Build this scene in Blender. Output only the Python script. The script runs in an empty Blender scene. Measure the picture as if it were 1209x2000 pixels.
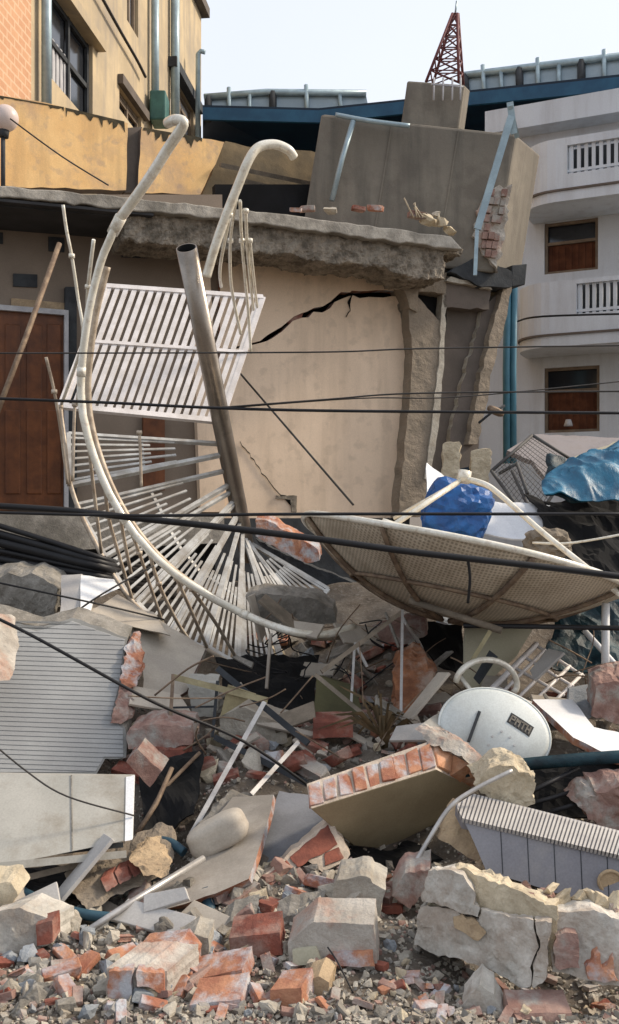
import bpy, bmesh, math, random, zlib
from mathutils import Vector, Matrix, Euler, noise as mnoise

# ------------------------------------------------------------------ camera, light, exposure
SC = bpy.context.scene
COL = SC.collection
F, CX, CY, CH = 1921.0, 604.5, 1000.0, 1.65
cam_d = bpy.data.cameras.new("camera")
cam = bpy.data.objects.new("camera", cam_d)
COL.objects.link(cam)
cam.location = (0, 0, CH)
cam.rotation_euler = (math.radians(90), 0, 0)
cam_d.sensor_fit = 'VERTICAL'
cam_d.sensor_height = 36.0
cam_d.sensor_width = 36.0
cam_d.lens = 36.0 * F / 2000.0
cam_d.clip_start = 0.05
cam_d.clip_end = 600
SC.camera = cam

SUN_AZ = math.radians(103)      # from the camera's back (-Y) round to the right (+X)
SUN_EL = math.radians(37)
world = bpy.data.worlds.new("World")
SC.world = world
world.use_nodes = True
wn = world.node_tree
for n in list(wn.nodes):
    wn.nodes.remove(n)
w_out = wn.nodes.new('ShaderNodeOutputWorld')
w_mix = wn.nodes.new('ShaderNodeAddShader')
w_bg = wn.nodes.new('ShaderNodeBackground')
w_cl = wn.nodes.new('ShaderNodeBackground')
w_sky = wn.nodes.new('ShaderNodeTexSky')
w_sky.sky_type = 'NISHITA'
w_sky.sun_disc = False
w_sky.sun_elevation = SUN_EL
w_sky.sun_rotation = math.pi - SUN_AZ
w_sky.dust_density = 4.0
w_sky.air_density = 1.0
w_bg.inputs['Strength'].default_value = 0.05
# thin high overcast layer
w_tc = wn.nodes.new('ShaderNodeTexCoord')
w_nz = wn.nodes.new('ShaderNodeTexNoise')
w_nz.inputs['Scale'].default_value = 1.6
w_nz.inputs['Detail'].default_value = 5
w_rp = wn.nodes.new('ShaderNodeValToRGB')
w_rp.color_ramp.elements[0].position = 0.25
w_rp.color_ramp.elements[0].color = (0.56, 0.59, 0.65, 1)
w_rp.color_ramp.elements[1].position = 0.75
w_rp.color_ramp.elements[1].color = (0.665, 0.68, 0.71, 1)
w_cl.inputs['Strength'].default_value = 0.98
wn.links.new(w_tc.outputs['Generated'], w_nz.inputs['Vector'])
wn.links.new(w_nz.outputs['Fac'], w_rp.inputs['Fac'])
wn.links.new(w_rp.outputs['Color'], w_cl.inputs['Color'])
wn.links.new(w_sky.outputs['Color'], w_bg.inputs['Color'])
wn.links.new(w_bg.outputs[0], w_mix.inputs[0])
wn.links.new(w_cl.outputs[0], w_mix.inputs[1])
wn.links.new(w_mix.outputs[0], w_out.inputs['Surface'])

sun_d = bpy.data.lights.new("sun", 'SUN')
sun_d.energy = 3.1
sun_d.angle = math.radians(8)
sun_d.color = (1.0, 0.86, 0.68)
sun = bpy.data.objects.new("sun", sun_d)
COL.objects.link(sun)
SUNV = Vector((math.sin(SUN_AZ) * math.cos(SUN_EL), -math.cos(SUN_AZ) * math.cos(SUN_EL), math.sin(SUN_EL)))
sun.rotation_euler = SUNV.to_track_quat('Z', 'Y').to_euler()
sun.location = SUNV * 60

SC.view_settings.view_transform = 'Standard'
SC.view_settings.look = 'None'
SC.view_settings.exposure = 0.30
SC.view_settings.gamma = 1.0
SC.cycles.max_bounces = 6
SC.cycles.diffuse_bounces = 3
SC.cycles.transparent_max_bounces = 8

RND = random.Random(7)

# ------------------------------------------------------------------ geometry helpers
def P(px, py, d):
    return Vector(((px - CX) / F * d, d, CH + (CY - py) / F * d))

def ray(px, py):
    return Vector(((px - CX) / F, 1.0, (CY - py) / F))

class Plane:
    def __init__(s, p, n):
        s.p, s.n = Vector(p), Vector(n).normalized()
        if s.n.y > 0:
            s.n = -s.n          # towards the viewer
    def hit(s, px, py, off=0.0):
        o = Vector((0, 0, CH)); r = ray(px, py)
        q = s.p + s.n * off
        t = (q - o).dot(s.n) / r.dot(s.n)
        return o + r * t

def plane3(a, b, c):
    a, b, c = P(*a), P(*b), P(*c)
    return Plane(a, (b - a).cross(c - a))

def vplane(px1, d1, px2, d2):
    a, b = P(px1, 1000, d1), P(px2, 1000, d2)
    t = b - a
    return Plane(a, Vector((t.y, -t.x, 0)))

def resample(pts, step=14, amp=3.0, rnd=None, closed=True):
    rnd = rnd or RND
    out = []
    n = len(pts)
    for i in range(n if closed else n - 1):
        a, b = pts[i], pts[(i + 1) % n]
        L = math.hypot(b[0] - a[0], b[1] - a[1])
        k = max(1, int(L / step))
        for j in range(k):
            t = j / k
            w = amp if j else amp * .4
            out.append((a[0] + (b[0] - a[0]) * t + rnd.uniform(-w, w), a[1] + (b[1] - a[1]) * t + rnd.uniform(-w, w)))
    if not closed:
        out.append(pts[-1])
    return out

def clip_half(pts, nx, ny, c):
    """keep the part of a polygon with nx*x+ny*y>=c"""
    out = []
    for i in range(len(pts)):
        a, b = pts[i], pts[(i + 1) % len(pts)]
        fa, fb = nx * a[0] + ny * a[1] - c, nx * b[0] + ny * b[1] - c
        if fa >= 0:
            out.append(a)
        if (fa >= 0) != (fb >= 0):
            t = fa / (fa - fb)
            out.append((a[0] + (b[0] - a[0]) * t, a[1] + (b[1] - a[1]) * t))
    return out

def spline(pts, n=6):
    """Catmull-Rom through 3D points"""
    if len(pts) < 3:
        return pts
    out = []
    for i in range(len(pts) - 1):
        p0 = pts[max(0, i - 1)]; p1 = pts[i]; p2 = pts[i + 1]; p3 = pts[min(len(pts) - 1, i + 2)]
        for j in range(n):
            t = j / n
            out.append(0.5 * ((2 * p1) + (p2 - p0) * t + (2 * p0 - 5 * p1 + 4 * p2 - p3) * t * t + (-p0 + 3 * p1 - 3 * p2 + p3) * t ** 3))
    out.append(pts[-1])
    return out

class MB:
    def __init__(s):
        s.v, s.f, s.m, s.sm = [], [], [], []
    def add(s, vs, fs, mi=0, smooth=False):
        o = len(s.v)
        s.v.extend([Vector(x) for x in vs])
        for f in fs:
            s.f.append([o + i for i in f]); s.m.append(mi); s.sm.append(smooth)
        return s
    def hexa(s, a, b, mi=0, mif=None):
        """a: 4 front corners in order, b: 4 back corners"""
        s.add(list(a) + list(b), [(0, 1, 2, 3)], mi if mif is None else mif)
        s.add(list(a) + list(b), [(7, 6, 5, 4), (0, 4, 5, 1), (1, 5, 6, 2), (2, 6, 7, 3), (3, 7, 4, 0)], mi)
        return s
    def ppd(s, o, a, b, c, mi=0):
        o, a, b, c = Vector(o), Vector(a), Vector(b), Vector(c)
        return s.hexa([o, o + a, o + a + b, o + b], [o + c, o + a + c, o + a + b + c, o + b + c], mi)
    def box(s, lo, hi, mi=0):
        lo, hi = Vector(lo), Vector(hi); d = hi - lo
        return s.ppd(lo, (d.x, 0, 0), (0, 0, d.z), (0, d.y, 0), mi)
    def prism(s, front, back_vec, mi=0, side=None, rnd=None, jit=0.0):
        n = len(front); rnd = rnd or RND
        back = [p + Vector(back_vec) + Vector((rnd.uniform(-jit, jit), rnd.uniform(-jit, jit), rnd.uniform(-jit, jit))) for p in front]
        s.add(front, [list(range(n))], mi)
        s.add(back, [list(range(n - 1, -1, -1))], mi)
        si = mi if side is None else side
        s.add(list(front) + back, [(i, n + i, n + (i + 1) % n, (i + 1) % n) for i in range(n)], si)
        return s
    def tube(s, pts, r, sides=8, mi=0, cap=True, r2=None):
        n = len(pts); ring = []
        up = Vector((0, 0, 1))
        t0 = (pts[1] - pts[0]).normalized()
        u = t0.cross(up)
        if u.length < 1e-3:
            u = t0.cross(Vector((1, 0, 0)))
        u.normalize()
        vs = []
        for i in range(n):
            t = (pts[min(n - 1, i + 1)] - pts[max(0, i - 1)]).normalized()
            u = (u - t * u.dot(t)).normalized()
            w = t.cross(u)
            rr = r if r2 is None else r + (r2 - r) * i / (n - 1)
            for k in range(sides):
                a = 2 * math.pi * k / sides
                vs.append(pts[i] + u * (math.cos(a) * rr) + w * (math.sin(a) * rr))
        fs = []
        for i in range(n - 1):
            for k in range(sides):
                a = i * sides + k; b = i * sides + (k + 1) % sides
                fs.append((a, b, b + sides, a + sides))
        s.add(vs, fs, mi, True)
        if cap:
            s.add(vs[:sides], [list(range(sides - 1, -1, -1))], mi)
            s.add(vs[-sides:], [list(range(sides))], mi)
        return s
    def bar(s, a, b, w, h, mi=0, face=None):
        """rectangular bar from a to b, w across, h deep"""
        a, b = Vector(a), Vector(b)
        t = (b - a).normalized()
        view = Vector(face) if face is not None else ((a + b) / 2 - Vector((0, 0, CH))).normalized()
        u = t.cross(view).normalized(); v = u.cross(t).normalized()
        return s.ppd(a - u * w / 2 - v * h / 2, u * w, b - a, v * h, mi)
    def build(s, name, mats, parent=None, bevel=0.0):
        me = bpy.data.meshes.new(name)
        org = Vector((0, 0, 0))
        if parent is None and s.v:
            xs = [p.x for p in s.v]; ys = [p.y for p in s.v]; zs = [p.z for p in s.v]
            org = Vector(((min(xs) + max(xs)) / 2, (min(ys) + max(ys)) / 2, min(zs)))
        me.from_pydata([tuple(p - org) for p in s.v], [], s.f)
        for i, p in enumerate(me.polygons):
            p.material_index = s.m[i]; p.use_smooth = s.sm[i]
        bm = bmesh.new(); bm.from_mesh(me)
        bmesh.ops.remove_doubles(bm, verts=bm.verts, dist=1e-5)
        bmesh.ops.recalc_face_normals(bm, faces=bm.faces)
        bm.to_mesh(me); bm.free()
        for m in (mats if isinstance(mats, (list, tuple)) else [mats]):
            me.materials.append(m)
        o = bpy.data.objects.new(name, me)
        COL.objects.link(o)
        o.location = org
        if parent is not None:
            attach(o, parent)
        if bevel:
            bv = o.modifiers.new("bevel", 'BEVEL'); bv.width = bevel; bv.segments = 2; bv.limit_method = 'ANGLE'; bv.angle_limit = math.radians(40)
        return o

WLOC = {}
def wloc(o):
    t = Vector(o.location)
    if o.parent is not None and o.name in WLOC:
        return WLOC[o.name]
    return t

def attach(o, parent):
    """child whose mesh is already in world coordinates"""
    WLOC[o.name] = Vector((0, 0, 0))
    o.parent = parent
    pw = Vector((0, 0, 0)) if parent.parent is not None else Vector(parent.location)
    if parent.type == 'MESH' and parent.parent is not None:
        pw = Vector((0, 0, 0))
    o.matrix_parent_inverse = Matrix.Translation(-pw)

def tag(o, label=None, cat=None, group=None, kind=None):
    if label: o['label'] = label
    if cat: o['category'] = cat
    if group: o['group'] = group
    if kind: o['kind'] = kind
    return o

def empty(name, loc, label, cat, group=None):
    o = bpy.data.objects.new(name, None)
    COL.objects.link(o)
    o.location = loc
    o.empty_display_size = 0.2
    return tag(o, label, cat, group)

def roughen(o, voxel=0.014, strength=0.02, size=0.12, smooth=False):
    r = o.modifiers.new("remesh", 'REMESH'); r.mode = 'VOXEL'; r.voxel_size = voxel
    r.use_smooth_shade = smooth
    for i, (st, sz) in enumerate(((strength, size), (strength * .5, size * .3))):
        key = "rough_%d" % int(sz * 1000)
        t = bpy.data.textures.get(key)
        if t is None:
            t = bpy.data.textures.new(key, 'CLOUDS'); t.noise_scale = sz; t.noise_depth = 3
        d = o.modifiers.new("rough%d" % i, 'DISPLACE'); d.texture = t; d.texture_coords = 'GLOBAL'; d.strength = st; d.mid_level = 0.5
    return o

def facet(o, L=.05, amp=.008, freq=7.0):
    """break a closed mesh into crisp uneven facets, keeping its sharp corners"""
    me = o.data; bm = bmesh.new(); bm.from_mesh(me)
    bmesh.ops.remove_doubles(bm, verts=bm.verts, dist=1e-4)
    bmesh.ops.triangulate(bm, faces=bm.faces)
    for _ in range(6):
        es = [e for e in bm.edges if e.calc_length() > L]
        if not es or len(bm.verts) > 9000: break
        bmesh.ops.subdivide_edges(bm, edges=es, cuts=1)
        bmesh.ops.triangulate(bm, faces=bm.faces)
    off = Vector(o.location)
    for v in bm.verts:
        q = (v.co + off) * freq
        n3 = lambda p: Vector((mnoise.noise(p), mnoise.noise(p + Vector((31, 7, 3))), mnoise.noise(p + Vector((5, 17, 43)))))
        v.co += n3(q) * amp + n3(q * 2.7) * amp * .55 + n3(q * 7) * amp * .3
    bmesh.ops.recalc_face_normals(bm, faces=bm.faces)
    bm.to_mesh(me); bm.free()
    return o

# ------------------------------------------------------------------ materials
MATS = {}
def mat(name, base, base2=None, scale=6.0, rough=0.85, metal=0.0, bump=0.3, bscale=None, stain=None, stain_amt=0.0, stain_scale=1.2,
        speck=None, speck_amt=0.0, speck_scale=40.0, pos=(0.40, 0.62), spec=0.3, streak=None, bdist=0.02):
    if name in MATS:
        return MATS[name]
    m = bpy.data.materials.new(name); m.use_nodes = True
    nt = m.node_tree; N = nt.nodes; L = nt.links
    for n in list(N): N.remove(n)
    out = N.new('ShaderNodeOutputMaterial'); b = N.new('ShaderNodeBsdfPrincipled')
    L.new(b.outputs[0], out.inputs['Surface'])
    b.inputs['Roughness'].default_value = rough; b.inputs['Metallic'].default_value = metal
    b.inputs['Specular IOR Level'].default_value = spec
    geo = N.new('ShaderNodeNewGeometry')
    def noi(sc, det=6, ro=0.6, vec=None):
        t = N.new('ShaderNodeTexNoise'); t.inputs['Scale'].default_value = sc; t.inputs['Detail'].default_value = det; t.inputs['Roughness'].default_value = ro
        L.new(vec or geo.outputs['Position'], t.inputs['Vector']); return t
    if base2 is None:
        base2 = tuple(c * 0.62 for c in base)
    n1 = noi(scale)
    rp = N.new('ShaderNodeValToRGB'); L.new(n1.outputs['Fac'], rp.inputs['Fac'])
    rp.color_ramp.elements[0].position = pos[0]; rp.color_ramp.elements[0].color = (*base2, 1)
    rp.color_ramp.elements[1].position = pos[1]; rp.color_ramp.elements[1].color = (*base, 1)
    col = rp.outputs['Color']
    def mixin(fac_sock, c, col, amt):
        mu = N.new('ShaderNodeMath'); mu.operation = 'MULTIPLY'; mu.inputs[1].default_value = amt; L.new(fac_sock, mu.inputs[0])
        mx = N.new('ShaderNodeMix'); mx.data_type = 'RGBA'; L.new(mu.outputs[0], mx.inputs['Factor'])
        L.new(col, mx.inputs['A']); mx.inputs['B'].default_value = (*c, 1)
        return mx.outputs['Result']
    def ramp(sock, a, bb):
        r = N.new('ShaderNodeMapRange'); r.inputs['From Min'].default_value = a; r.inputs['From Max'].default_value = bb; L.new(sock, r.inputs['Value']); return r.outputs[0]
    if stain:
        col = mixin(ramp(noi(stain_scale, 8, 0.65).outputs['Fac'], 0.48, 0.62), stain, col, stain_amt)
    if streak:
        mp = N.new('ShaderNodeMapping'); mp.inputs['Scale'].default_value = (5, 5, 0.5); L.new(geo.outputs['Position'], mp.inputs['Vector'])
        col = mixin(ramp(noi(1.0, 6, 0.6, mp.outputs[0]).outputs['Fac'], 0.48, 0.68), streak[0], col, streak[1])
    if speck:
        col = mixin(ramp(noi(speck_scale, 3, 0.5).outputs['Fac'], 0.55, 0.66), speck, col, speck_amt)
    # fine value grit
    g = noi(120, 2, 0.5)
    hv = N.new('ShaderNodeHueSaturation'); L.new(col, hv.inputs['Color'])
    mr = N.new('ShaderNodeMapRange'); mr.inputs['To Min'].default_value = 0.82; mr.inputs['To Max'].default_value = 1.18; L.new(g.outputs['Fac'], mr.inputs['Value'])
    L.new(mr.outputs[0], hv.inputs['Value'])
    L.new(hv.outputs[0], b.inputs['Base Color'])
    if bump:
        bn = noi(bscale or scale * 4, 8, 0.7)
        bp = N.new('ShaderNodeBump'); bp.inputs['Strength'].default_value = bump; bp.inputs['Distance'].default_value = bdist
        L.new(bn.outputs['Fac'], bp.inputs['Height']); L.new(bp.outputs[0], b.inputs['Normal'])
    MATS[name] = m
    return m

M_CONC = mat('grey_concrete', (0.288, 0.268, 0.236), (0.176, 0.163, 0.140), 7, stain=(0.128, 0.109, 0.085), stain_amt=.5, stain_scale=2.5, speck=(0.400, 0.372, 0.331), speck_amt=.35, bump=.6)
M_PALE = mat('pale_plaster_rubble', (0.496, 0.458, 0.386), (0.343, 0.312, 0.261), 8, stain=(0.286, 0.229, 0.167), stain_amt=.6, stain_scale=3.5, bump=.6)
M_BLUEGR = mat('bluish_rubble', (0.340, 0.365, 0.391), (0.212, 0.230, 0.246), 8, stain=(0.255, 0.230, 0.204), stain_amt=.5, stain_scale=4, bump=.5)
M_BRICK = mat('orange_brick', (0.442, 0.217, 0.127), (0.300, 0.120, 0.074), 9, stain=(0.459, 0.527, 0.570), stain_amt=.75, stain_scale=6, bump=.5)
M_REDBRICK = mat('dark_red_brick', (.27, .09, .06), (.16, .055, .04), 9, stain=(.42, .34, .28), stain_amt=.5, stain_scale=5, bump=.5)
M_PINK = mat('pinkish_brick', (0.340, 0.225, 0.185), (0.227, 0.131, 0.107), 8, stain=(0.365, 0.374, 0.340), stain_amt=.7, stain_scale=6, bump=.5)
M_MIXBLOCK = mat('brick_and_mortar_block', (0.504, 0.468, 0.414), (0.360, 0.324, 0.279), 6, stain=(0.378, 0.144, 0.077), stain_amt=.5, stain_scale=4.2, bump=.7)
M_BLOCKPALE = mat('dirty_white_render', (0.592, 0.556, 0.495), (0.423, 0.399, 0.351), 6, stain=(0.317, 0.252, 0.196), stain_amt=.75, stain_scale=4.0, speck=(0.265, 0.210, 0.165), speck_amt=.3, speck_scale=18, bump=.55)
M_MORTAR = mat('pale_mortar', (.58, .49, .40), (.42, .35, .28), 12, bump=.6)
M_BEIGE = mat('beige_wall_paint', (0.777, 0.610, 0.453), (0.715, 0.557, 0.411), 1.4, rough=.8, bump=.08, stain=(0.628, 0.490, 0.357), stain_amt=.35, stain_scale=.9, streak=((0.423, 0.323, 0.228), .35), speck=(0.353, 0.276, 0.204), speck_amt=.25, speck_scale=7)
M_BEIGE_SHADE = mat('shaded_beige_wall', (0.240, 0.192, 0.150), (0.204, 0.162, 0.126), 2, bump=.1)  # darker copy of the beige; slab shade put into the colour
M_YELLOW = mat('yellow_ochre_paint', (0.860, 0.571, 0.263), (0.780, 0.490, 0.213), 2.5, bump=.15, stain=(0.439, 0.312, 0.228), stain_amt=.55, stain_scale=1.6, speck=(0.220, 0.195, 0.228), speck_amt=.25, speck_scale=9, streak=((0.300, 0.208, 0.125), .35))
M_YWALL = mat('weathered_cream_render', (0.538, 0.427, 0.269), (0.418, 0.335, 0.220), 1.3, bump=.2, stain=(0.297, 0.254, 0.196), stain_amt=.45, stain_scale=.8, streak=((0.278, 0.243, 0.208), .6))
M_SALMON = mat('salmon_brick_paint', (0.600, 0.382, 0.254), (0.500, 0.296, 0.194), 4, bump=.4)
M_SLAB = mat('weathered_slab', (0.435, 0.402, 0.348), (0.261, 0.239, 0.207), 5, stain=(0.131, 0.120, 0.099), stain_amt=.6, stain_scale=2.2, bump=.7)
M_ROUGHC = mat('broken_dark_concrete', (0.273, 0.231, 0.182), (0.118, 0.100, 0.077), 9, stain=(0.382, 0.337, 0.273), stain_amt=.55, stain_scale=5, bump=1.0, bscale=22)
M_SOFFIT = mat('shaded_soffit', (0.050, 0.050, 0.052), (0.035, 0.035, 0.037), 3, bump=.1)  # shade of the slab underside is put into this near-black
M_TANK = mat('old_tank_concrete', (0.230, 0.205, 0.166), (0.157, 0.138, 0.113), 2.2, stain=(0.101, 0.091, 0.076), stain_amt=.6, stain_scale=1.1, streak=((0.092, 0.085, 0.072), .55), bump=.4)
M_COLUMN = mat('broken_column_concrete', (0.330, 0.270, 0.204), (0.220, 0.182, 0.138), 6, stain=(0.154, 0.127, 0.099), stain_amt=.5, stain_scale=3, bump=.7)
M_BROWNW = mat('brown_grey_wall', (0.140, 0.115, 0.098), (0.108, 0.090, 0.076), 3, bump=.2)
M_DARK = mat('dark_void', (.012, .012, .013), (.008, .008, .008), 3, bump=0, rough=1)  # near-black; also puts the shade of hollows into colour
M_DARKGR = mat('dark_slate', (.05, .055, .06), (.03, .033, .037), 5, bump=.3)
M_WHITEB = mat('white_house_paint', (0.612, 0.658, 0.704), (0.546, 0.585, 0.629), 1.2, bump=.05, stain=(0.459, 0.484, 0.506), stain_amt=.4, stain_scale=.6, streak=((0.330, 0.330, 0.341), .35))
M_WHITEP = mat('white_panel_paint', (0.409, 0.394, 0.352), (0.341, 0.330, 0.293), 2.5, rough=.5, bump=.06, stain=(0.236, 0.206, 0.160), stain_amt=.85, stain_scale=2.0)
M_WHITE = mat('clean_white', (.76, .77, .78), (.68, .69, .70), 3, rough=.5, bump=.05)
M_RAIL = mat('ivory_rail_paint', (.80, .77, .68), (.70, .66, .55), 10, rough=.2, metal=.1, bump=.05, stain=(.42, .32, .2), stain_amt=.15, stain_scale=7, spec=.6, speck=(.30, .18, .09), speck_amt=.3, speck_scale=26)
M_BALU = mat('rusty_baluster_paint', (0.506, 0.432, 0.343), (0.330, 0.264, 0.198), 12, rough=.5, metal=.2, bump=.1)
M_GRATE = mat('white_grate_paint', (.72, .68, .66), (.60, .56, .53), 8, rough=.45, metal=.1, bump=.05)
M_TREAD = mat('grey_tread_paint', (0.521, 0.525, 0.510), (0.370, 0.361, 0.343), 7, rough=.45, metal=.1, bump=.05, stain=(0.252, 0.215, 0.167), stain_amt=.5, stain_scale=5)
M_POLE = mat('steel_pole', (.33, .29, .25), (.22, .19, .16), 6, rough=.3, metal=.75, bump=.06, stain=(.13, .10, .08), stain_amt=.5, stain_scale=3, spec=.6)
M_STEEL = mat('galvanised_steel', (0.496, 0.480, 0.456), (0.368, 0.352, 0.336), 8, rough=.38, metal=.5, bump=.05)
M_RUST = mat('rusted_frame', (.26, .19, .13), (.15, .105, .075), 14, rough=.7, metal=.3, bump=.2)
M_OLIVE = mat('olive_angle_iron', (.36, .31, .18), (.25, .21, .12), 9, rough=.6, bump=.15)
M_CABLE = mat('black_cable', (.014, .014, .016), (.01, .01, .011), 5, rough=.5, bump=0)
M_THIN = mat('faded_cable', (.05, .045, .042), (.03, .028, .026), 5, rough=.6, bump=0)
M_BLUE = mat('blue_tarp', (0.008, 0.106, 0.342), (0.006, 0.062, 0.225), 9, rough=.42, bump=.3, spec=.5)
M_CYAN = mat('cyan_tarp', (0.017, 0.155, 0.268), (0.008, 0.077, 0.149), 6, rough=.40, bump=.35, spec=.5)
M_TEAL = mat('dark_teal_sheet', (.012, .045, .06), (.006, .018, .025), 6, rough=.5, bump=.4)
M_PIPE = mat('cyan_pipe_paint', (0.080, 0.216, 0.288), (0.064, 0.176, 0.240), 5, rough=.45, bump=.03)
M_PALEPIPE = mat('pale_blue_pipe', (.36, .46, .50), (.28, .36, .40), 6, rough=.4, metal=.3, bump=.03)
M_DOOR = mat('varnished_brown_wood', (0.158, 0.054, 0.018), (0.088, 0.030, 0.011), 5, rough=.45, bump=.1, streak=((0.053, 0.018, 0.007), .7))
M_GLASS = mat('dark_window_glass', (.03, .034, .04), (.02, .022, .027), 1.5, rough=.12, bump=0, spec=.7)
M_CURTAIN = mat('brown_curtain', (.12, .045, .022), (.075, .026, .013), 6, rough=.9, bump=.1)
M_LACE = mat('pale_curtain', (.46, .46, .47), (.34, .34, .36), 5, rough=.9, bump=.2)
M_FRAME = mat('brown_window_frame', (.22, .17, .12), (.16, .12, .085), 6, rough=.6, bump=.05)
M_NAVY = mat('navy_roof_sheet', (0.006, 0.023, 0.045), (0.005, 0.015, 0.032), 2, rough=.5, bump=.05)
M_BLUEFAS = mat('blue_fascia', (0.021, 0.091, 0.168), (0.014, 0.063, 0.126), 2, rough=.5, bump=.03)
M_PANEL = mat('rooftop_glazing', (.30, .38, .43), (.22, .29, .34), 1.2, rough=.25, bump=0, spec=.5)
M_RED = mat('red_tower_paint', (0.156, 0.053, 0.053), (0.120, 0.038, 0.038), 8, rough=.6, bump=.05)
M_DISHW = mat('white_dish_paint', (.60, .63, .61), (.53, .56, .54), 3, rough=.45, bump=.03, stain=(.42, .42, .38), stain_amt=.35, stain_scale=4)
M_RIB = mat('ribbed_grey_cladding', (0.248, 0.248, 0.236), (0.205, 0.205, 0.195), 2.5, rough=.7, bump=.06, stain=(0.167, 0.159, 0.142), stain_amt=.75, stain_scale=1.5)
M_GREYT = mat('grey_tile_face', (.235, .23, .245), (.20, .195, .21), 3, rough=.6, bump=.08, stain=(.30, .28, .26), stain_amt=.3, stain_scale=5)
M_STRIPE = mat('pale_groove_tile', (.46, .44, .41), (.38, .36, .34), 5, rough=.7, bump=.1)
M_SMOOTH = mat('smooth_beige_slab', (.46, .41, .34), (.36, .32, .27), 3, rough=.75, bump=.1, stain=(.26, .22, .18), stain_amt=.5, stain_scale=2.0)
M_LEANSLAB = mat('dusty_leaning_slab', (.38, .34, .29), (.28, .25, .21), 3, rough=.7, bump=.15, stain=(.22, .19, .16), stain_amt=.5, stain_scale=2.5)
M_BLUESLAB = mat('blue_grey_slab', (.21, .215, .23), (.155, .16, .17), 4, rough=.7, bump=.15)
M_OLIVEB = mat('yellowed_board', (.47, .44, .33), (.40, .37, .27), 3, rough=.8, bump=.1, stain=(.30, .28, .18), stain_amt=.4, stain_scale=3)
M_TAN = mat('tan_broken_render', (.46, .34, .21), (.32, .235, .15), 7, bump=.6)
M_BONE = mat('bone_coloured_plaster', (0.576, 0.495, 0.360), (0.432, 0.360, 0.252), 9, bump=.6)
M_TIMBER = mat('grey_timber', (.25, .205, .155), (.15, .125, .095), 6, bump=.3)
M_LEAF = mat('dry_palm_leaf', (0.120, 0.076, 0.036), (0.065, 0.048, 0.024), 9, rough=.8, bump=.1)
M_HOSE = mat('blue_hose', (.035, .085, .12), (.025, .06, .085), 5, rough=.5, bump=0)
M_DIRT = mat('dusty_ground', (0.163, 0.134, 0.105), (0.100, 0.081, 0.063), 5, stain=(0.190, 0.169, 0.142), stain_amt=.6, stain_scale=1.5, speck=(0.238, 0.211, 0.180), speck_amt=.6, speck_scale=30, bump=1.0, bscale=30)
M_LAMP = mat('opal_globe', (.66, .55, .50), (.60, .50, .46), 2, rough=.35, bump=0)
M_INK = mat('black_print', (.03, .033, .035), (.022, .024, .026), 4, rough=.6, bump=0)
M_NET = mat('black_wire_net', (0.090, 0.090, 0.086), (0.060, 0.056, 0.055), 4, rough=.7, bump=0)
M_GREENBOX = mat('dark_green_box', (.06, .16, .14), (.04, .11, .10), 5, rough=.5, bump=.05)

def dish_mat():
    m = mat('perforated_dish_mesh', (.64, .57, .46), (.55, .48, .38), 2.5, rough=.6, metal=.15, bump=0, stain=(.27, .21, .14), stain_amt=.45, stain_scale=2.2)
    nt = m.node_tree; N = nt.nodes; L = nt.links
    b = [n for n in N if n.type == 'BSDF_PRINCIPLED'][0]
    src = b.inputs['Base Color'].links[0].from_socket
    tc = N.new('ShaderNodeTexCoord')
    mp = N.new('ShaderNodeMapping'); mp.inputs['Scale'].default_value = (1, 1, 0.0)
    v = N.new('ShaderNodeTexVoronoi'); v.voronoi_dimensions = '2D'; v.inputs['Scale'].default_value = 42; v.inputs['Randomness'].default_value = 0.12
    L.new(tc.outputs['UV'], v.inputs['Vector'])
    r = N.new('ShaderNodeMapRange'); r.inputs['From Min'].default_value = .25; r.inputs['From Max'].default_value = .42; r.inputs['To Min'].default_value = .5; r.inputs['To Max'].default_value = 0
    L.new(v.outputs['Distance'], r.inputs['Value'])
    mx = N.new('ShaderNodeMix'); mx.data_type = 'RGBA'; L.new(r.outputs[0], mx.inputs['Factor']); L.new(src, mx.inputs['A']); mx.inputs['B'].default_value = (.10, .08, .055, 1)
    L.new(mx.outputs['Result'], b.inputs['Base Color'])
    return m
M_MESH = dish_mat()

def brick_pattern(m, c1, c2, cm, size, fac=.8):
    nt = m.node_tree; N = nt.nodes; L = nt.links
    b = [n for n in N if n.type == 'BSDF_PRINCIPLED'][0]
    src = b.inputs['Base Color'].links[0].from_socket
    geo = [n for n in N if n.type == 'NEW_GEOMETRY'][0]
    sx = N.new('ShaderNodeSeparateXYZ'); cx_ = N.new('ShaderNodeCombineXYZ'); L.new(geo.outputs['Position'], sx.inputs[0])
    L.new(sx.outputs['Y'], cx_.inputs['X']); L.new(sx.outputs['Z'], cx_.inputs['Y'])
    t = N.new('ShaderNodeTexBrick'); t.inputs['Scale'].default_value = size; t.inputs['Mortar Size'].default_value = .03
    t.inputs['Color1'].default_value = (*c1, 1); t.inputs['Color2'].default_value = (*c2, 1); t.inputs['Mortar'].default_value = (*cm, 1)
    L.new(cx_.outputs[0], t.inputs['Vector'])
    mx = N.new('ShaderNodeMix'); mx.data_type = 'RGBA'; mx.inputs['Factor'].default_value = fac
    L.new(src, mx.inputs['A']); L.new(t.outputs['Color'], mx.inputs['B']); L.new(mx.outputs['Result'], b.inputs['Base Color'])
brick_pattern(M_SALMON, (.56, .31, .17), (.50, .26, .14), (.62, .44, .29), 2.2, .75)

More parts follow.
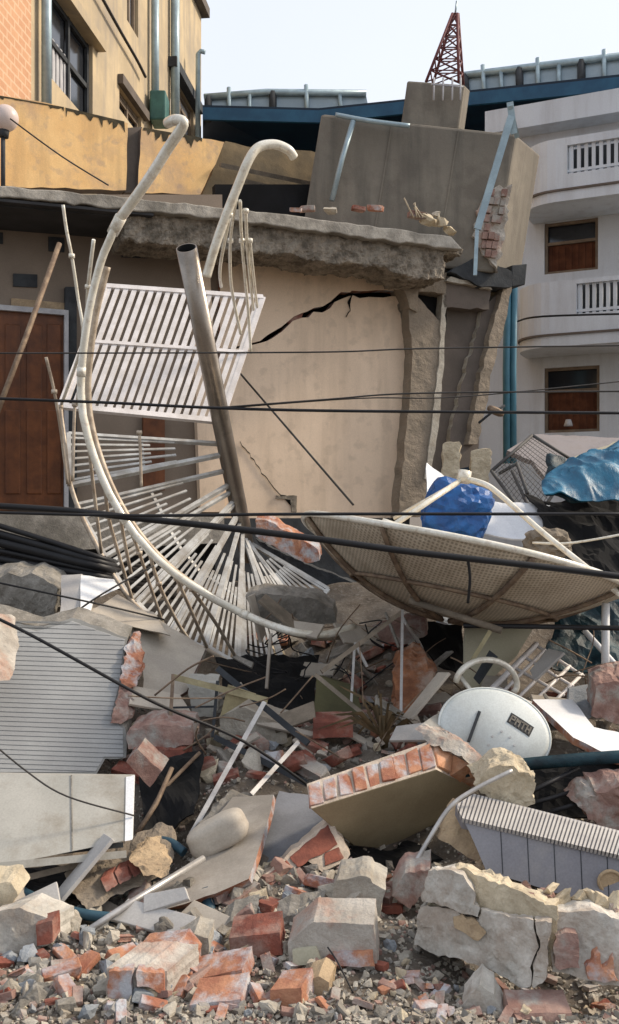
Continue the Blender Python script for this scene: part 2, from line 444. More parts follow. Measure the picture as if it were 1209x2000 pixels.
# ------------------------------------------------------------------ setting: ground
ZT = [(0, 0), (3.55, 0.0), (3.95, .03), (4.4, .08), (4.8, .17), (5.3, .27), (5.9, .36), (6.5, .40), (7.3, .46), (8.2, .75), (9.0, 1.0), (12, .5), (16, 0), (400, 0)]
PITS = [(520, 1330, 6.9, .75, .5), (740, 1650, 4.75, .45, .25), (330, 1610, 4.75, .35, .25), (300, 1410, 5.8, .4, .3), (1080, 1540, 5.0, .45, .2), (1130, 1060, 7.6, .6, .3), (140, 1740, 4.2, .35, .12), (800, 1830, 4.0, .2, .06), (1000, 1905, 3.62, .33, .13), (1180, 1905, 3.6, .3, .13)]
PITW = [(P(a, b, c).x, c, r, h) for a, b, c, r, h in PITS]
def ground_z(x, y):
    for i in range(len(ZT) - 1):
        if ZT[i][0] <= y <= ZT[i + 1][0]:
            a, b = ZT[i], ZT[i + 1]
            t = (y - a[0]) / (b[0] - a[0]); z = a[1] + (b[1] - a[1]) * t
            break
    else:
        z = 0
    if 3 < y < 14:
        fade = max(0, 1 - max(0, abs(x) - 5) / 5)
        z *= fade
        k = min(1, (y - 3) / 1.5)
        z += k * (.07 * mnoise.noise(Vector((x * 1.7, y * 1.7, 3))) + .04 * mnoise.noise(Vector((x * 5, y * 5, 1)))) * fade
    z += .012 * mnoise.noise(Vector((x * 9, y * 9, 0))) if y < 14 else 0
    for px, py, r, h in PITW:
        q = ((x - px) ** 2 + (y - py) ** 2) / (r * r)
        if q < 4:
            z -= h * math.exp(-q * 1.4)
    return z

def axis_vals(lo, hi, step, far):
    a = [lo + i * step for i in range(int((hi - lo) / step) + 1)]
    ext = []; s = step; v = hi
    while v < far:
        s *= 1.6; v += s; ext.append(v)
    pre = []; s = step; v = lo
    while v > -far:
        s *= 1.6; v -= s; pre.append(v)
    return pre[::-1] + a + ext
gx = axis_vals(-4, 4, .06, 350); gy = axis_vals(2.4, 11, .06, 350)
g = MB()
gv = [Vector((x, y, ground_z(x, y))) for y in gy for x in gx]
nx = len(gx)
g.add(gv, [(j * nx + i, j * nx + i + 1, (j + 1) * nx + i + 1, (j + 1) * nx + i) for j in range(len(gy) - 1) for i in range(nx - 1)], 0, True)
go = g.build('ground', M_DIRT); tag(go, kind='structure')

# ------------------------------------------------------------------ generic builders
def slab(name, pts, plane, back, mats, parent=None, side=None, rough=None, step=14, amp=3, label=None, cat=None, group=None, bevel=0.0, jit=0.0, off=0.0, rs=None):
    """a broken flat piece: outline in picture pixels carried onto a plane in space, with real thickness"""
    rnd = random.Random(zlib.crc32(name.encode() + str(pts[0]).encode()) % 1000 if rs is None else rs)
    q = resample(pts, step, amp, rnd) if amp else pts
    b = MB(); b.prism([plane.hit(x, y, off) for x, y in q], back, 0, 1 if side else None, rnd, jit)
    o = b.build(name, [mats, side] if side else mats, parent, bevel)
    if rough:
        facet(o, max(.022, rough[0] * 2.6), rough[1] * .62, .9 / (rough[2] * 1.9))
    if label: tag(o, label, cat, group)
    return o

def seg(name, pts, r, m, parent=None, label=None, cat=None, group=None, sides=8, smooth=True, n=6, r2=None):
    """a bar, rail, pipe or cable through (px, py, distance) points"""
    q = [P(*p) for p in pts]
    if smooth and len(q) > 2: q = spline(q, n)
    b = MB(); b.tube(q, r, sides, r2=r2)
    o = b.build(name, m, parent)
    if label: tag(o, label, cat, group)
    return o

def facade(b, org, u, W, z0, z1, openings, depth, nback, mi=0):
    """wall sheet with real openings: u along, openings (u0,u1,z0,z1), reveals going back by depth"""
    us = sorted({0.0, W, *[o[0] for o in openings], *[o[1] for o in openings]})
    zs = sorted({z0, z1, *[o[2] for o in openings], *[o[3] for o in openings]})
    pt = lambda a, z, k=0.0: Vector((org.x + u.x * a + nback.x * k, org.y + u.y * a + nback.y * k, z))
    for i in range(len(us) - 1):
        for j in range(len(zs) - 1):
            cu, cz = (us[i] + us[i + 1]) / 2, (zs[j] + zs[j + 1]) / 2
            if any(o[0] < cu < o[1] and o[2] < cz < o[3] for o in openings):
                continue
            b.add([pt(us[i], zs[j]), pt(us[i + 1], zs[j]), pt(us[i + 1], zs[j + 1]), pt(us[i], zs[j + 1])], [(0, 1, 2, 3)], mi)
    for o in openings:
        a0, a1, c0, c1 = o
        q = [pt(a0, c0), pt(a1, c0), pt(a1, c1), pt(a0, c1)]; r = [pt(a0, c0, depth), pt(a1, c0, depth), pt(a1, c1, depth), pt(a0, c1, depth)]
        b.add(q + r, [(i, (i + 1) % 4, 4 + (i + 1) % 4, 4 + i) for i in range(4)], mi)
    # ends, back and top
    D = max(depth + .3, 1.5)
    q = [pt(0, z0), pt(W, z0), pt(W, z1), pt(0, z1)]; r = [pt(0, z0, D), pt(W, z0, D), pt(W, z1, D), pt(0, z1, D)]
    b.add(q + r, [(0, 4, 7, 3), (1, 2, 6, 5), (3, 7, 6, 2), (4, 5, 6, 7)], mi)

def hull_chunk(seed, n=13, box=(1, 1, 1), flat=False):
    rnd = random.Random(seed)
    bm = bmesh.new()
    for i in range(n):
        v = Vector((rnd.uniform(-1, 1), rnd.uniform(-1, 1), rnd.uniform(-1, 1)))
        k = max(abs(v.x), abs(v.y), abs(v.z)); v /= k; v *= rnd.uniform(.8, 1)
        bm.verts.new((v.x * box[0] / 2, v.y * box[1] / 2, v.z * box[2] / 2))
    bmesh.ops.convex_hull(bm, input=bm.verts)
    loose = [v for v in bm.verts if not v.link_faces]
    bmesh.ops.delete(bm, geom=loose, context='VERTS')
    bmesh.ops.subdivide_edges(bm, edges=bm.edges, cuts=2, use_grid_fill=True)
    for v in bm.verts:
        q = v.co * 3.3 + Vector((seed * 7.1, 0, 0))
        v.co += v.co.normalized() * (.10 * mnoise.noise(q) + .05 * mnoise.noise(q * 3))
    me = bpy.data.meshes.new("chunk"); bm.to_mesh(me); bm.free()
    return me

def brick_mesh(seed, frog=True, chip=True):
    rnd = random.Random(seed)
    bm = bmesh.new()
    bmesh.ops.create_cube(bm, size=1)
    bmesh.ops.scale(bm, vec=(1, .46, .32), verts=bm.verts)
    if frog:
        top = [f for f in bm.faces if f.normal.y < -.9]
        r = bmesh.ops.inset_individual(bm, faces=top, thickness=.075)
        for f in top:
            bmesh.ops.translate(bm, verts=f.verts, vec=(0, .07, 0))
    bmesh.ops.bevel(bm, geom=[e for e in bm.edges], offset=.02, segments=1, affect='EDGES')
    if chip:
        for k in range(2):
            c = Vector((rnd.choice((-.5, .5)), rnd.choice((-.23, .23)), rnd.choice((-.16, .16))))
            n = Vector((c.x, c.y * 2, c.z * 3)).normalized() + Vector((rnd.uniform(-.4, .4), rnd.uniform(-.4, .4), rnd.uniform(-.4, .4)))
            r = bmesh.ops.bisect_plane(bm, geom=bm.verts[:] + bm.edges[:] + bm.faces[:], plane_co=c * rnd.uniform(.72, .9), plane_no=n, clear_outer=True)
            es = [e for e in r['geom_cut'] if isinstance(e, bmesh.types.BMEdge)]
            bmesh.ops.holes_fill(bm, edges=bm.edges)
    bmesh.ops.triangulate(bm, faces=bm.faces)
    bmesh.ops.subdivide_edges(bm, edges=[e for e in bm.edges if e.calc_length() > .2], cuts=2)
    for v in bm.verts:
        v.co += Vector((mnoise.noise(v.co * 9 + Vector((seed, 0, 0))), mnoise.noise(v.co * 9 + Vector((0, seed, 0))), mnoise.noise(v.co * 9 + Vector((0, 0, seed))))) * .018
    bmesh.ops.recalc_face_normals(bm, faces=bm.faces)
    me = bpy.data.meshes.new("brick"); bm.to_mesh(me); bm.free()
    return me

CHUNKS = [hull_chunk(i, 10 + i % 6, (1, .8 + .04 * (i % 5), .55 + .06 * (i % 6))) for i in range(14)]
BRICKS = [brick_mesh(i, frog=i % 2 == 0) for i in range(8)]
POOL = {}
def pooled(kind, i, m):
    k = (kind, i, m.name)
    if k not in POOL:
        me = (CHUNKS if kind == 'c' else BRICKS)[i].copy(); me.materials.append(m); me.name = 'rubble'
        POOL[k] = me
    return POOL[k]

def piece(name, kind, i, m, loc, size, rot, label, cat, group=None):
    o = bpy.data.objects.new(name, pooled(kind, i % (14 if kind == 'c' else 8), m))
    COL.objects.link(o)
    o.location = loc; o.rotation_euler = rot
    o.scale = size if isinstance(size, (tuple, list)) else (size, size, size)
    return tag(o, label, cat, group)

# ================================================================== large structure
# ---- yellow apartment house on the left (wall runs away from the viewer)
YU = Vector((0.112, 1, 0)).normalized()
YO = Vector((-5.12 + .112 * 9, 9, 0))
YP = Plane(YO, (1, -0.112, 0))
YB = Vector((-1, .112, 0)).normalized()
def yu(px, py=0):
    h = YP.hit(px, py); return (h - YO).dot(YU), h.z
yb = empty('yellow_building', (YO.x, YO.y, 0), 'tall weathered yellow apartment house with blue-green drainpipes at the upper left', 'building')
Wy = yu(393, 200)[0]
zt = YP.hit(396, 38).z
u1, u2 = yu(100)[0], yu(181)[0]; uz = YP.hit(181, 88).z; uzb = YP.hit(168, 232).z
u3, u4 = yu(248)[0], yu(270)[0]; vz0 = YP.hit(262, 62).z
u5, u6 = yu(233)[0], yu(276)[0]; wz1 = YP.hit(236, 172).z; wz0 = YP.hit(270, 262).z
u7, u8 = yu(333)[0], yu(378)[0]; xz1 = YP.hit(340, 150).z; xz0 = YP.hit(370, 275).z
b = MB()
facade(b, YO, YU, Wy, 0, zt, [(u1, u2, uzb, uz), (u3, u4, vz0, vz0 + 2.2), (u5, u6, wz0, wz1), (u7, u8, xz0, xz1)], .16, YB)
b.build('wall', M_YWALL, yb)
def yq(ua, ub, za, zb, off=0.0):
    q = lambda u, z: YO + YU * u + Vector((0, 0, z)) - YB * off
    return [q(ua, za), q(ub, za), q(ub, zb), q(ua, zb)]
b = MB(); b.prism(yq(.02, yu(58)[0], 0, zt - .3, .02), YB * .015); b.build('brick_panel', M_SALMON, yb)
for i, (ua, ub, za, zb, m) in enumerate(((u1, u2, uzb, uz, M_GLASS), (u3, u4, vz0, vz0 + 2.2, M_LACE), (u5, u6, wz0, wz1, M_GLASS), (u7, u8, xz0, xz1, M_LACE))):
    fb = MB(); t = .07
    for k in (ua, (ua + ub) / 2 - t / 2, ub - t):
        fb.prism(yq(k, k + t, za, zb, -.06), YB * .05)
    for z in (za, za + (zb - za) * (.45 if i == 0 else .6), zb - t):
        fb.prism(yq(ua, ub, z, z + t, -.07), YB * .05)
    fo = fb.build('window', M_DARKGR if i == 0 else M_FRAME, yb)
    gb = MB(); gb.prism(yq(ua, ub, za, zb, -.125), YB * .02); gb.build('pane', m, fo)
    if i == 0:
        cb = MB(); um = ua + (ub - ua) * .62
        n = 14
        for k in range(n):
            a = ua + (um - ua) * k / n; c = ua + (um - ua) * (k + 1) / n
            cb.prism([p + YB * (.015 if k % 2 else 0) for p in yq(a, c, za, za + (zb - za) * .55, -.10)], YB * .012)
        cb.build('curtain', M_LACE, fo)
# lintel hoods
b = MB(); b.prism(yq(u1 - .1, u2 + .25, uz, uz + .16, .14), YB * .14); b.build('window_hood', M_YWALL, yb)
b = MB(); b.prism(yq(u5 - .1, u6 + .2, wz1, wz1 + .16, .10), YB * .10); b.build('window_hood', M_BROWNW, yb)
b = MB(); b.prism(yq(u7 - .2, u8 + .2, xz1, xz1 + .2, .18), YB * .18); b.build('window_hood', M_DARKGR, yb)
b = MB(); b.prism(yq(-.2, Wy + .12, zt, zt + .22, .18), YB * 2.0); b.build('eaves', M_BROWNW, yb)
def ypipe(px, y0, y1, r, m, off=.12):
    u = yu(px)[0]; h0 = YP.hit(px, y0).z; h1 = YP.hit(px, y1).z
    q = lambda z: YO + YU * u + Vector((0, 0, z)) - YB * off
    bb = MB(); bb.tube([q(h1), q(h0)], r, 8); return bb.build('drainpipe', m, yb)
ypipe(74, -120, 210, .07, M_PALEPIPE); ypipe(291, -60, 222, .075, M_PALEPIPE); ypipe(331, -60, 235, .09, M_PALEPIPE)
b = MB()
hb = YP.hit(291, 212)
b.ppd(hb + Vector((.05, -.25, -.3)), (.3, 0, 0), (0, 0, .55), (0, .5, 0)); b.build('meter_box', M_GREENBOX, yb, .03)
b = MB(); q = [YP.hit(*c, .1) for c in ((188, -25), (232, 55), (268, 118), (284, 150))]
b.tube(spline(q, 5), .03, 6); b.build('wall_cable', M_THIN, yb)
b = MB(); b.tube([P(386, 300, 21.5), P(387, 105, 21.5), P(392, 100, 21.5), P(401, 102, 21.5)], .055, 8)
tag(b.build('roof_pole', M_PALEPIPE), 'thin pale hooked pole at the far corner of the yellow building', 'pole')

# ---- rooftop canopy far behind
rc = empty('rooftop_canopy', P(700, 230, 21), 'long dark blue roof canopy with a row of grey-blue glazing on top', 'building')
for k, (e, h) in enumerate((([(396, 216, 21), (622, 222, 21.2), (795, 204, 21)], [(396, 285, 25), (622, 335, 25.2), (795, 335, 25)]),
                            ([(795, 204, 21), (920, 187, 20.5), (1260, 152, 19)], [(795, 335, 25), (930, 300, 24.5), (1260, 262, 23)]))):
    b = MB()
    fr = [P(*c) for c in e]; bk = [P(*c) for c in h]
    up = Vector((0, 0, .12))
    for i in range(len(fr) - 1):
        b.hexa([fr[i], fr[i + 1], bk[i + 1], bk[i]], [fr[i] + up, fr[i + 1] + up, bk[i + 1] + up, bk[i] + up])
    b.build('roof_sheet', M_NAVY, rc)
    b = MB()
    for i in range(len(fr) - 1):
        q = Vector((0, -.03, -.20)); hgt = Vector((0, 0, .26))
        b.hexa([fr[i] + q, fr[i + 1] + q, fr[i + 1] + q + hgt, fr[i] + q + hgt], [p + Vector((0, .08, 0)) for p in (fr[i] + q, fr[i + 1] + q, fr[i + 1] + q + hgt, fr[i] + q + hgt)])
    b.build('fascia', M_BLUEFAS, rc)
b = MB(); b.hexa([P(380, 280, 25.3), P(1300, 245, 24), P(1300, 1000, 24), P(380, 1000, 25.3)], [P(380, 280, 27), P(1300, 245, 26), P(1300, 1000, 26), P(380, 1000, 27)])
b.build('rear_wall', M_NAVY, rc)
def glazing(top, bot, nposts):
    b = MB(); t = [P(*c) for c in top]; q = [P(*c) for c in bot]
    for i in range(len(t) - 1):
        b.hexa([q[i], q[i + 1], t[i + 1], t[i]], [p + Vector((0, .05, 0)) for p in (q[i], q[i + 1], t[i + 1], t[i])])
    b.build('glazing', M_PANEL, rc)
    b = MB(); b.tube([p + Vector((0, -.05, .02)) for p in t], .075, 6); b.build('top_rail', M_PALEPIPE, rc)
    L = len(t) - 1
    for k in range(nposts):
        s = (k + .2) / nposts * L; i = min(L - 1, int(s)); f = s - i
        bb = MB(); bb.tube([q[i].lerp(q[i + 1], f) + Vector((0, -.06, -.1)), t[i].lerp(t[i + 1], f) + Vector((0, -.06, .18 if k % 3 == 1 else .02))], .05 if k % 3 else .08, 6)
        bb.build('post', M_PALEPIPE if k % 3 else M_DARKGR, rc)
glazing([(399, 194, 21.2), (520, 184, 21.4), (715, 186, 21.4)], [(399, 230, 21.1), (520, 224, 21.3), (720, 212, 21.3)], 6)
glazing([(900, 152, 20.8), (1060, 132, 20.2), (1260, 108, 19.5)], [(905, 190, 20.7), (1060, 176, 20.1), (1260, 156, 19.4)], 9)

# ---- white balcony house on the right
WU = Vector((-.905, .425, 0)).normalized()
WB = Vector((.425, .905, 0)).normalized()      # into the house
WO = P(1330, 1000, 14.6); WO.z = 0
WP = Plane(WO, -WB)
wb = empty('white_house', WO, 'white three storey house with curved balconies and brown curtained windows on the right', 'building')
def wuv(px, py):
    h = WP.hit(px, py); return (h - WO).dot(WU), h.z
def wrect(x0, y0, x1, y1):
    a = wuv(x1, (y0 + y1) / 2)[0]; c = wuv(x0, (y0 + y1) / 2)[0]; xm = (x0 + x1) / 2
    return (a, c, wuv(xm, y1)[1], wuv(xm, y0)[1])
ow = [wrect(1063, 430, 1168, 531), wrect(1063, 716, 1171, 844)]
b = MB(); facade(b, WO, WU, wuv(935, 700)[0], 0, wuv(1209, 225)[1], ow, .14, WB)
b.build('wall', M_WHITEB, wb)
def wq(a, c, z0, z1, off):
    q = lambda u, z: WO + WU * u + Vector((0, 0, z)) - WB * off
    return [q(a, z0), q(c, z0), q(c, z1), q(a, z1)]
for i, (a, c, z0, z1) in enumerate(ow):
    fb = MB(); t = .045; zm = z0 + (z1 - z0) * (.57 if i == 0 else .62)
    for k in (a, c - t): fb.prism(wq(k, k + t, z0, z1, -.04), WB * .05)
    for z in (z0, zm, z1 - t): fb.prism(wq(a, c, z, z + t, -.05), WB * .05)
    fo = fb.build('window', M_FRAME, wb)
    gb = MB(); gb.prism(wq(a, c, z0, z1, -.125), WB * .03); gb.build('pane', M_GLASS, fo)
    cb = MB(); n = 16
    for k in range(n):
        cb.prism([p + WB * (.012 if k % 2 else 0) for p in wq(a + (c - a) * k / n, a + (c - a) * (k + 1) / n, z0, zm, -.095)], WB * .012)
    cb.build('curtain', M_CURTAIN, fo)
def balcony(ytop, ybot, xl, op, rl, band):
    z1 = wuv(1209, ytop)[1]; z0 = wuv(1209, ybot)[1]
    off = 1.0
    WF = Plane(WO - WB * off, -WB)
    hh = lambda x, y: ((WF.hit(x, y) - WO).dot(WU), WF.hit(x, y).z)
    z1 = hh(1209, ytop)[1]; z0 = hh(1209, ybot)[1]
    uE = hh(xl, (ytop + ybot) / 2)[0]; uo = hh(op, (ytop + ybot) / 2)[0]
    r0, r1 = hh(1209, rl[1])[1], hh(1209, rl[0])[1]
    o = MB()
    # rounded plan of the balcony wall
    def plan(inset):
        pts = []
        R = .55
        for k in range(8):
            an = math.pi / 2 * k / 7
            pts.append((uE - R + (R - inset) * math.sin(an), off - R + (R - inset) * math.cos(an)))
        pts = [(-.3, off - inset)] + pts + [(uE - inset, 0.02)]
        return pts
    outer, inner = plan(0), plan(.12)
    q = lambda p, z: WO + WU * p[0] - WB * p[1] + Vector((0, 0, z))
    def strip(po, pi, za, zb):
        for i in range(len(po) - 1):
            o.hexa([q(po[i], za), q(po[i + 1], za), q(po[i + 1], zb), q(po[i], zb)], [q(pi[i], za), q(pi[i + 1], za), q(pi[i + 1], zb), q(pi[i], zb)])
    strip(outer, inner, z0, r0)
    lo = [(uo, off)] + outer[1:]; li = [(uo, off - .12)] + inner[1:]
    strip(lo, li, r0, r1)
    strip(outer, inner, r1, z1)
    # floor
    fl = [q(p, z0 + .002) for p in inner] + [q((-.3, .02), z0 + .002)]
    o.prism(fl, (0, 0, .13))
    bo = o.build('balcony', M_WHITEB, wb)
    l = MB()
    zl = z0 + (r0 - z0) * band
    for i in range(len(outer) - 1):
        e = 1.0
        po = [outer[i], outer[i + 1]]
        nrm = [(p[0] + (.025 if j + i > 1 else 0), p[1] + .025) for j, p in enumerate(po)]
        l.hexa([q(nrm[0], zl), q(nrm[1], zl), q(nrm[1], zl + .03), q(nrm[0], zl + .03)], [q(po[0], zl), q(po[1], zl), q(po[1], zl + .03), q(po[0], zl + .03)])
    l.build('drip_ledge', M_BROWNW, bo)
    n = 17
    r_ = MB()
    for k in range(n):
        u = -.3 + (uo + .3) * (k + .5) / n
        r_.box((0, 0, 0), (0, 0, 0)) if False else r_.ppd(q((u - .025, off - .04), r0), WU * .05, (0, 0, r1 - r0), WB * .04)
    r_.ppd(q((-.3, off - .03), r0 + .03), WU * (uo + .3), (0, 0, .04), WB * .03)
    r_.build('balustrade', M_WHITEB, bo)
    k_ = MB(); k_.prism(wq(-.3, uo, r0 - .05, r1 + .05, off - .35), WB * .04); k_.build('recess_shade_panel', M_DARKGR, bo)  # dark panel painting the shade inside the balcony opening
balcony(252, 378, 1012, 1108, (268, 325), .38)
balcony(537, 668, 1000, 1126, (546, 606), .35)
b = MB(); b.prism(wq(-.3, wuv(960, 230)[0], wuv(1209, 238)[1], wuv(1209, 225)[1] + .25, .4), WB * .5); b.build('eaves', M_WHITEB, wb)
# wall lamp in front of the lower window
b = MB(); c = WP.hit(1110, 832, .15)
b.tube([c, c + Vector((0, 0, .1))], .07, 10, r2=.04); b.build('wall_lamp', M_LACE, wb)

# cyan downpipes before the white house
for i, (x, r) in enumerate(((990, .05), (1003, .045))):
    o = seg('downpipe', [(x + 2, 548, 13.2), (x - 1, 720, 13.2), (x, 905, 13.2)], r, M_PIPE, smooth=False, label=('left one of the two cyan downpipes running down beside the white house', 'right one of the two cyan downpipes, nearer the white balconies')[i], cat='pipe', group='cyan downpipes')

# ---- the collapsed building: walls, slab, column
FU = Vector((0.916, 0.4, 0)).normalized(); FB = Vector((-.4, .916, 0)).normalized()
FO = P(0, 1000, 9.4)
FP = Plane(FO, -FB)
SP = Plane(P(0, 1000, 8.6), -FB)        # edge of the roof slab
cb_ = empty('collapsed_building', (FO.x, FO.y, 1.2), 'collapsed beige house with a cracked front wall under a broken concrete roof slab', 'building')
crackA = [(508, 668), (535, 652), (560, 634), (575, 622), (600, 615), (628, 602), (655, 586), (690, 570), (720, 572), (750, 575), (786, 578)]
crackA = resample(crackA, 11, 4.5, random.Random(21), False); crackA[0] = (508, 668)
rr = random.Random(3)
wall_low = [(-60, 1010), (-60, 560), (128, 560), (240, 556), (508, 672)]
low = [(438, 1030), (430, 688), (508, 670)] + [(x + rr.uniform(-2, 2), y + 5 + rr.uniform(-1, 3)) for x, y in crackA[1:]] + [(800, 592), (797, 640), (803, 690), (800, 760), (788, 880), (780, 1012)]
upp = [(430, 684), (508, 666)] + [(x + rr.uniform(-2, 2), y - 4 + rr.uniform(-3, 1)) for x, y in crackA[1:]] + [(786, 556), (770, 548), (752, 534), (735, 520), (740, 516), (758, 528), (776, 540), (800, 545), (830, 520), (830, 470), (640, 440), (430, 415)]
slab('wall_panel', low, FP, FB * .14, M_BEIGE, cb_, M_BRICK, amp=0)
slab('wall_panel', upp, FP, FB * .14, M_BEIGE, cb_, M_BRICK, amp=0, off=.012)
slab('side_wall', [(-80, 1012), (-80, 380), (434, 380), (440, 1030)], FP, FB * .14, M_BEIGE_SHADE, cb_, amp=0, off=-.05)
b = MB(); b.prism([FP.hit(x, y, -.45) for x, y in ((420, 360), (850, 360), (800, 1020), (430, 1030))], FB * .1); b.build('dark_backing', M_DARK, cb_)  # near-black backing; the dark behind the crack is its colour
for q in ([(560, 618), (592, 612), (588, 632), (566, 640)],):
    slab('exposed_brick', q, FP, FB * .05, M_REDBRICK, cb_, amp=2, step=8, off=-.01)
slab('exposed_brick', [(540, 968), (580, 968), (580, 1000), (570, 1000), (568, 976), (540, 974)], FP, FB * .05, M_ROUGHC, cb_, amp=1, step=8, off=.02)
for q in ([(772, 548), (786, 544), (800, 560), (802, 590), (792, 600), (796, 640), (786, 628), (778, 596), (786, 580), (770, 570)], [(735, 518), (752, 534), (772, 550), (764, 556), (745, 538)]):
    slab('broken_plaster', q, FP, FB * .03, M_ROUGHC, cb_, rough=(.010, .012, .05), step=7, amp=3, off=.016)
for pts_ in ([(470, 862), (500, 905), (525, 940), (548, 966), (575, 972), (578, 1000)], [(690, 572), (680, 590), (684, 605), (676, 618)]):
    q = resample(pts_, 7, 2.0, random.Random(int(pts_[0][0])), False)
    slab('hairline_crack', q + [(x + .3, y + 2.0) for x, y in q[::-1]], FP, FB * .01, M_DARK, cb_, amp=0, off=.0155)
# doors
for x0, y0, x1, y1, dx in ((-70, 603, 128, 990, 8), (280, 812, 322, 950, 1)):
    b = MB(); b.prism([FP.hit(*c, .02) for c in ((x0, y1 + 6), (x0, y0 - (8 if x1 > 100 and x0 < 0 else 0)), (x1, y0 + dx), (x1, y1 + 8))], FB * .05)
    do = b.build('door', M_DOOR, cb_)
    if x0 < 0:
        b = MB()
        b.prism([FP.hit(*c, .07) for c in ((x1 - 2, y1 + 8), (x1 - 2, y0 + 2), (x1 + 6, y0 + 3), (x1 + 6, y1 + 8))], FB * .1)
        b.prism([FP.hit(*c, .07) for c in ((x0, y0 - 14), (x1 - 2, y0 + 2), (x1 - 2, y0 + 12), (x0, y0 - 4))], FB * .1)
        b.build('door_frame', M_LACE, do)
        for pxs in ((10, 40), (52, 82), (92, 120)):
            for pys in ((632, 780), (800, 965)):
                p_ = MB(); p_.prism([FP.hit(*c, .034) for c in ((pxs[0], pys[1]), (pxs[0], pys[0]), (pxs[1], pys[0] + 2), (pxs[1], pys[1]))], FB * .02); p_.build('door_panel', M_DOOR, do, .01)
for k, (x0, y0, x1, y1) in enumerate(((26, 534, 73, 559), (95, 462, 126, 490), (238, 470, 288, 502), (-20, 452, 6, 474))):
    b = MB(); b.prism([FP.hit(*c, -.03) for c in ((x0, y1), (x0, y0), (x1, y0 + 2), (x1, y1 + 2))], FB * .06); b.build('vent', M_DARKGR, cb_)
b = MB(); b.prism([FP.hit(*c, -.03) for c in ((22, 598), (22, 582), (150, 594), (150, 612))], FB * .06); b.build('lintel', M_TAN, cb_)
slab('wall_pier', [(124, 1000), (128, 560), (150, 560), (150, 1000)], FP, FB * .1, M_DARKGR, cb_, amp=0, off=.03)
slab('wall_pier', [(392, 1000), (372, 500), (408, 500), (440, 1000)], FP, FB * .1, M_BEIGE, cb_, amp=0, off=.06)
# floor edge and the crushed storey under it
b = MB(); b.prism([FP.hit(*c, .25) for c in ((-80, 1000), (438, 1010), (438, 1060), (-80, 1085))], FB * 2.0); b.build('floor_slab', M_SLAB, cb_)
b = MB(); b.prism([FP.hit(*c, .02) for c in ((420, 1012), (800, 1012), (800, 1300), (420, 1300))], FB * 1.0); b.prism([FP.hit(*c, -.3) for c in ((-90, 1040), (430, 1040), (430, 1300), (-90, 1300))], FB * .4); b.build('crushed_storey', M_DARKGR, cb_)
# roof slab
top = resample([(-80, 355), (240, 384), (480, 409), (700, 438), (882, 462)], 20, 2.0, random.Random(2), False)
bot = resample([(905, 488), (880, 486), (700, 462), (480, 434), (240, 407), (-80, 378)], 16, 3.0, random.Random(4), False)
o = MB().prism([SP.hit(*c) for c in top + bot], FB * 3.2 + Vector((0, 0, .10))).build('roof_slab', M_SLAB, cb_, .012)
# broken edge beam hanging below it
rb = resample([(236, 402), (480, 430), (700, 458), (905, 486), (900, 500), (868, 492)], 18, 1, random.Random(5), False) + \
     resample([(868, 545), (800, 541), (742, 520), (640, 512), (560, 497), (480, 492), (380, 478), (300, 476), (244, 470)], 12, 4, random.Random(6), False)
o = MB().prism([SP.hit(*c, -.10) for c in rb], FB * .55).build('edge_beam', M_ROUGHC, cb_)
roughen(o, .014, .055, .07)
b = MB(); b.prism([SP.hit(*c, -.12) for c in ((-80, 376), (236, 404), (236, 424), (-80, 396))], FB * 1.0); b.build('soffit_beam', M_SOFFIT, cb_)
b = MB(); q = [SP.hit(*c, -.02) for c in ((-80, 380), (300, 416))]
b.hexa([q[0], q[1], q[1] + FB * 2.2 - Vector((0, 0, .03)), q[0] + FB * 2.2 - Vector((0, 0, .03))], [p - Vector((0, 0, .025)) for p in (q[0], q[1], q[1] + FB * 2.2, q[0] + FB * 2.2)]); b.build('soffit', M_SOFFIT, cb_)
# corner column group
slab('column', [(800, 560), (868, 640), (852, 760), (836, 900), (832, 1010), (778, 1010), (790, 880), (802, 760), (806, 690), (798, 610)], FP, FB * .35, M_COLUMN, cb_, rough=(.016, .009, .06), step=16, amp=1.6, off=.18)
slab('column_head', [(786, 552), (800, 536), (872, 532), (870, 574), (818, 568), (815, 610), (800, 600)], FP, FB * .3, M_COLUMN, cb_, rough=(.018, .02, .08), step=12, amp=2, off=.22)
b = MB(); b.prism([FP.hit(*c, .05) for c in ((812, 560), (872, 562), (872, 640), (840, 625), (812, 618))], FB * .2); b.build('dark_cavity_block', M_DARK, cb_)  # solid near-black block; the cavity's shade is its colour
slab('plaster_strip', [(864, 560), (872, 560), (868, 700), (858, 820), (840, 935), (830, 935), (846, 800), (858, 700)], FP, FB * .12, M_PALE, cb_, step=14, amp=1.5, off=.20)
b = MB(); b.tube([FP.hit(858, 494, .1), FP.hit(853, 548, .1)], .085, 14); b.build('round_stub', M_BONE, cb_)
slab('wall_remnant', [(872, 540), (960, 575), (942, 600), (930, 660), (900, 760), (872, 935), (832, 940), (846, 840), (862, 720), (870, 620)], FP, FB * .25, M_BROWNW, cb_, step=14, amp=2, off=.02)
slab('wall_remnant', [(944, 600), (1000, 545), (985, 620), (962, 700), (935, 860), (930, 900), (868, 935), (884, 830), (905, 740), (930, 660)], FP, FB * .35, M_BROWNW, cb_, side=M_PALE, step=10, amp=3, off=.10)
slab('outer_edge', [(985, 560), (1003, 545), (985, 640), (962, 720), (934, 868), (915, 868), (938, 740), (962, 640)], FP, FB * .3, M_COLUMN, cb_, rough=(.016, .010, .06), step=12, amp=2, off=.2)
slab('beam_stub', [(862, 536), (960, 562), (955, 604), (868, 600)], FP, FB * .3, M_BROWNW, cb_, step=12, amp=2, off=.2)
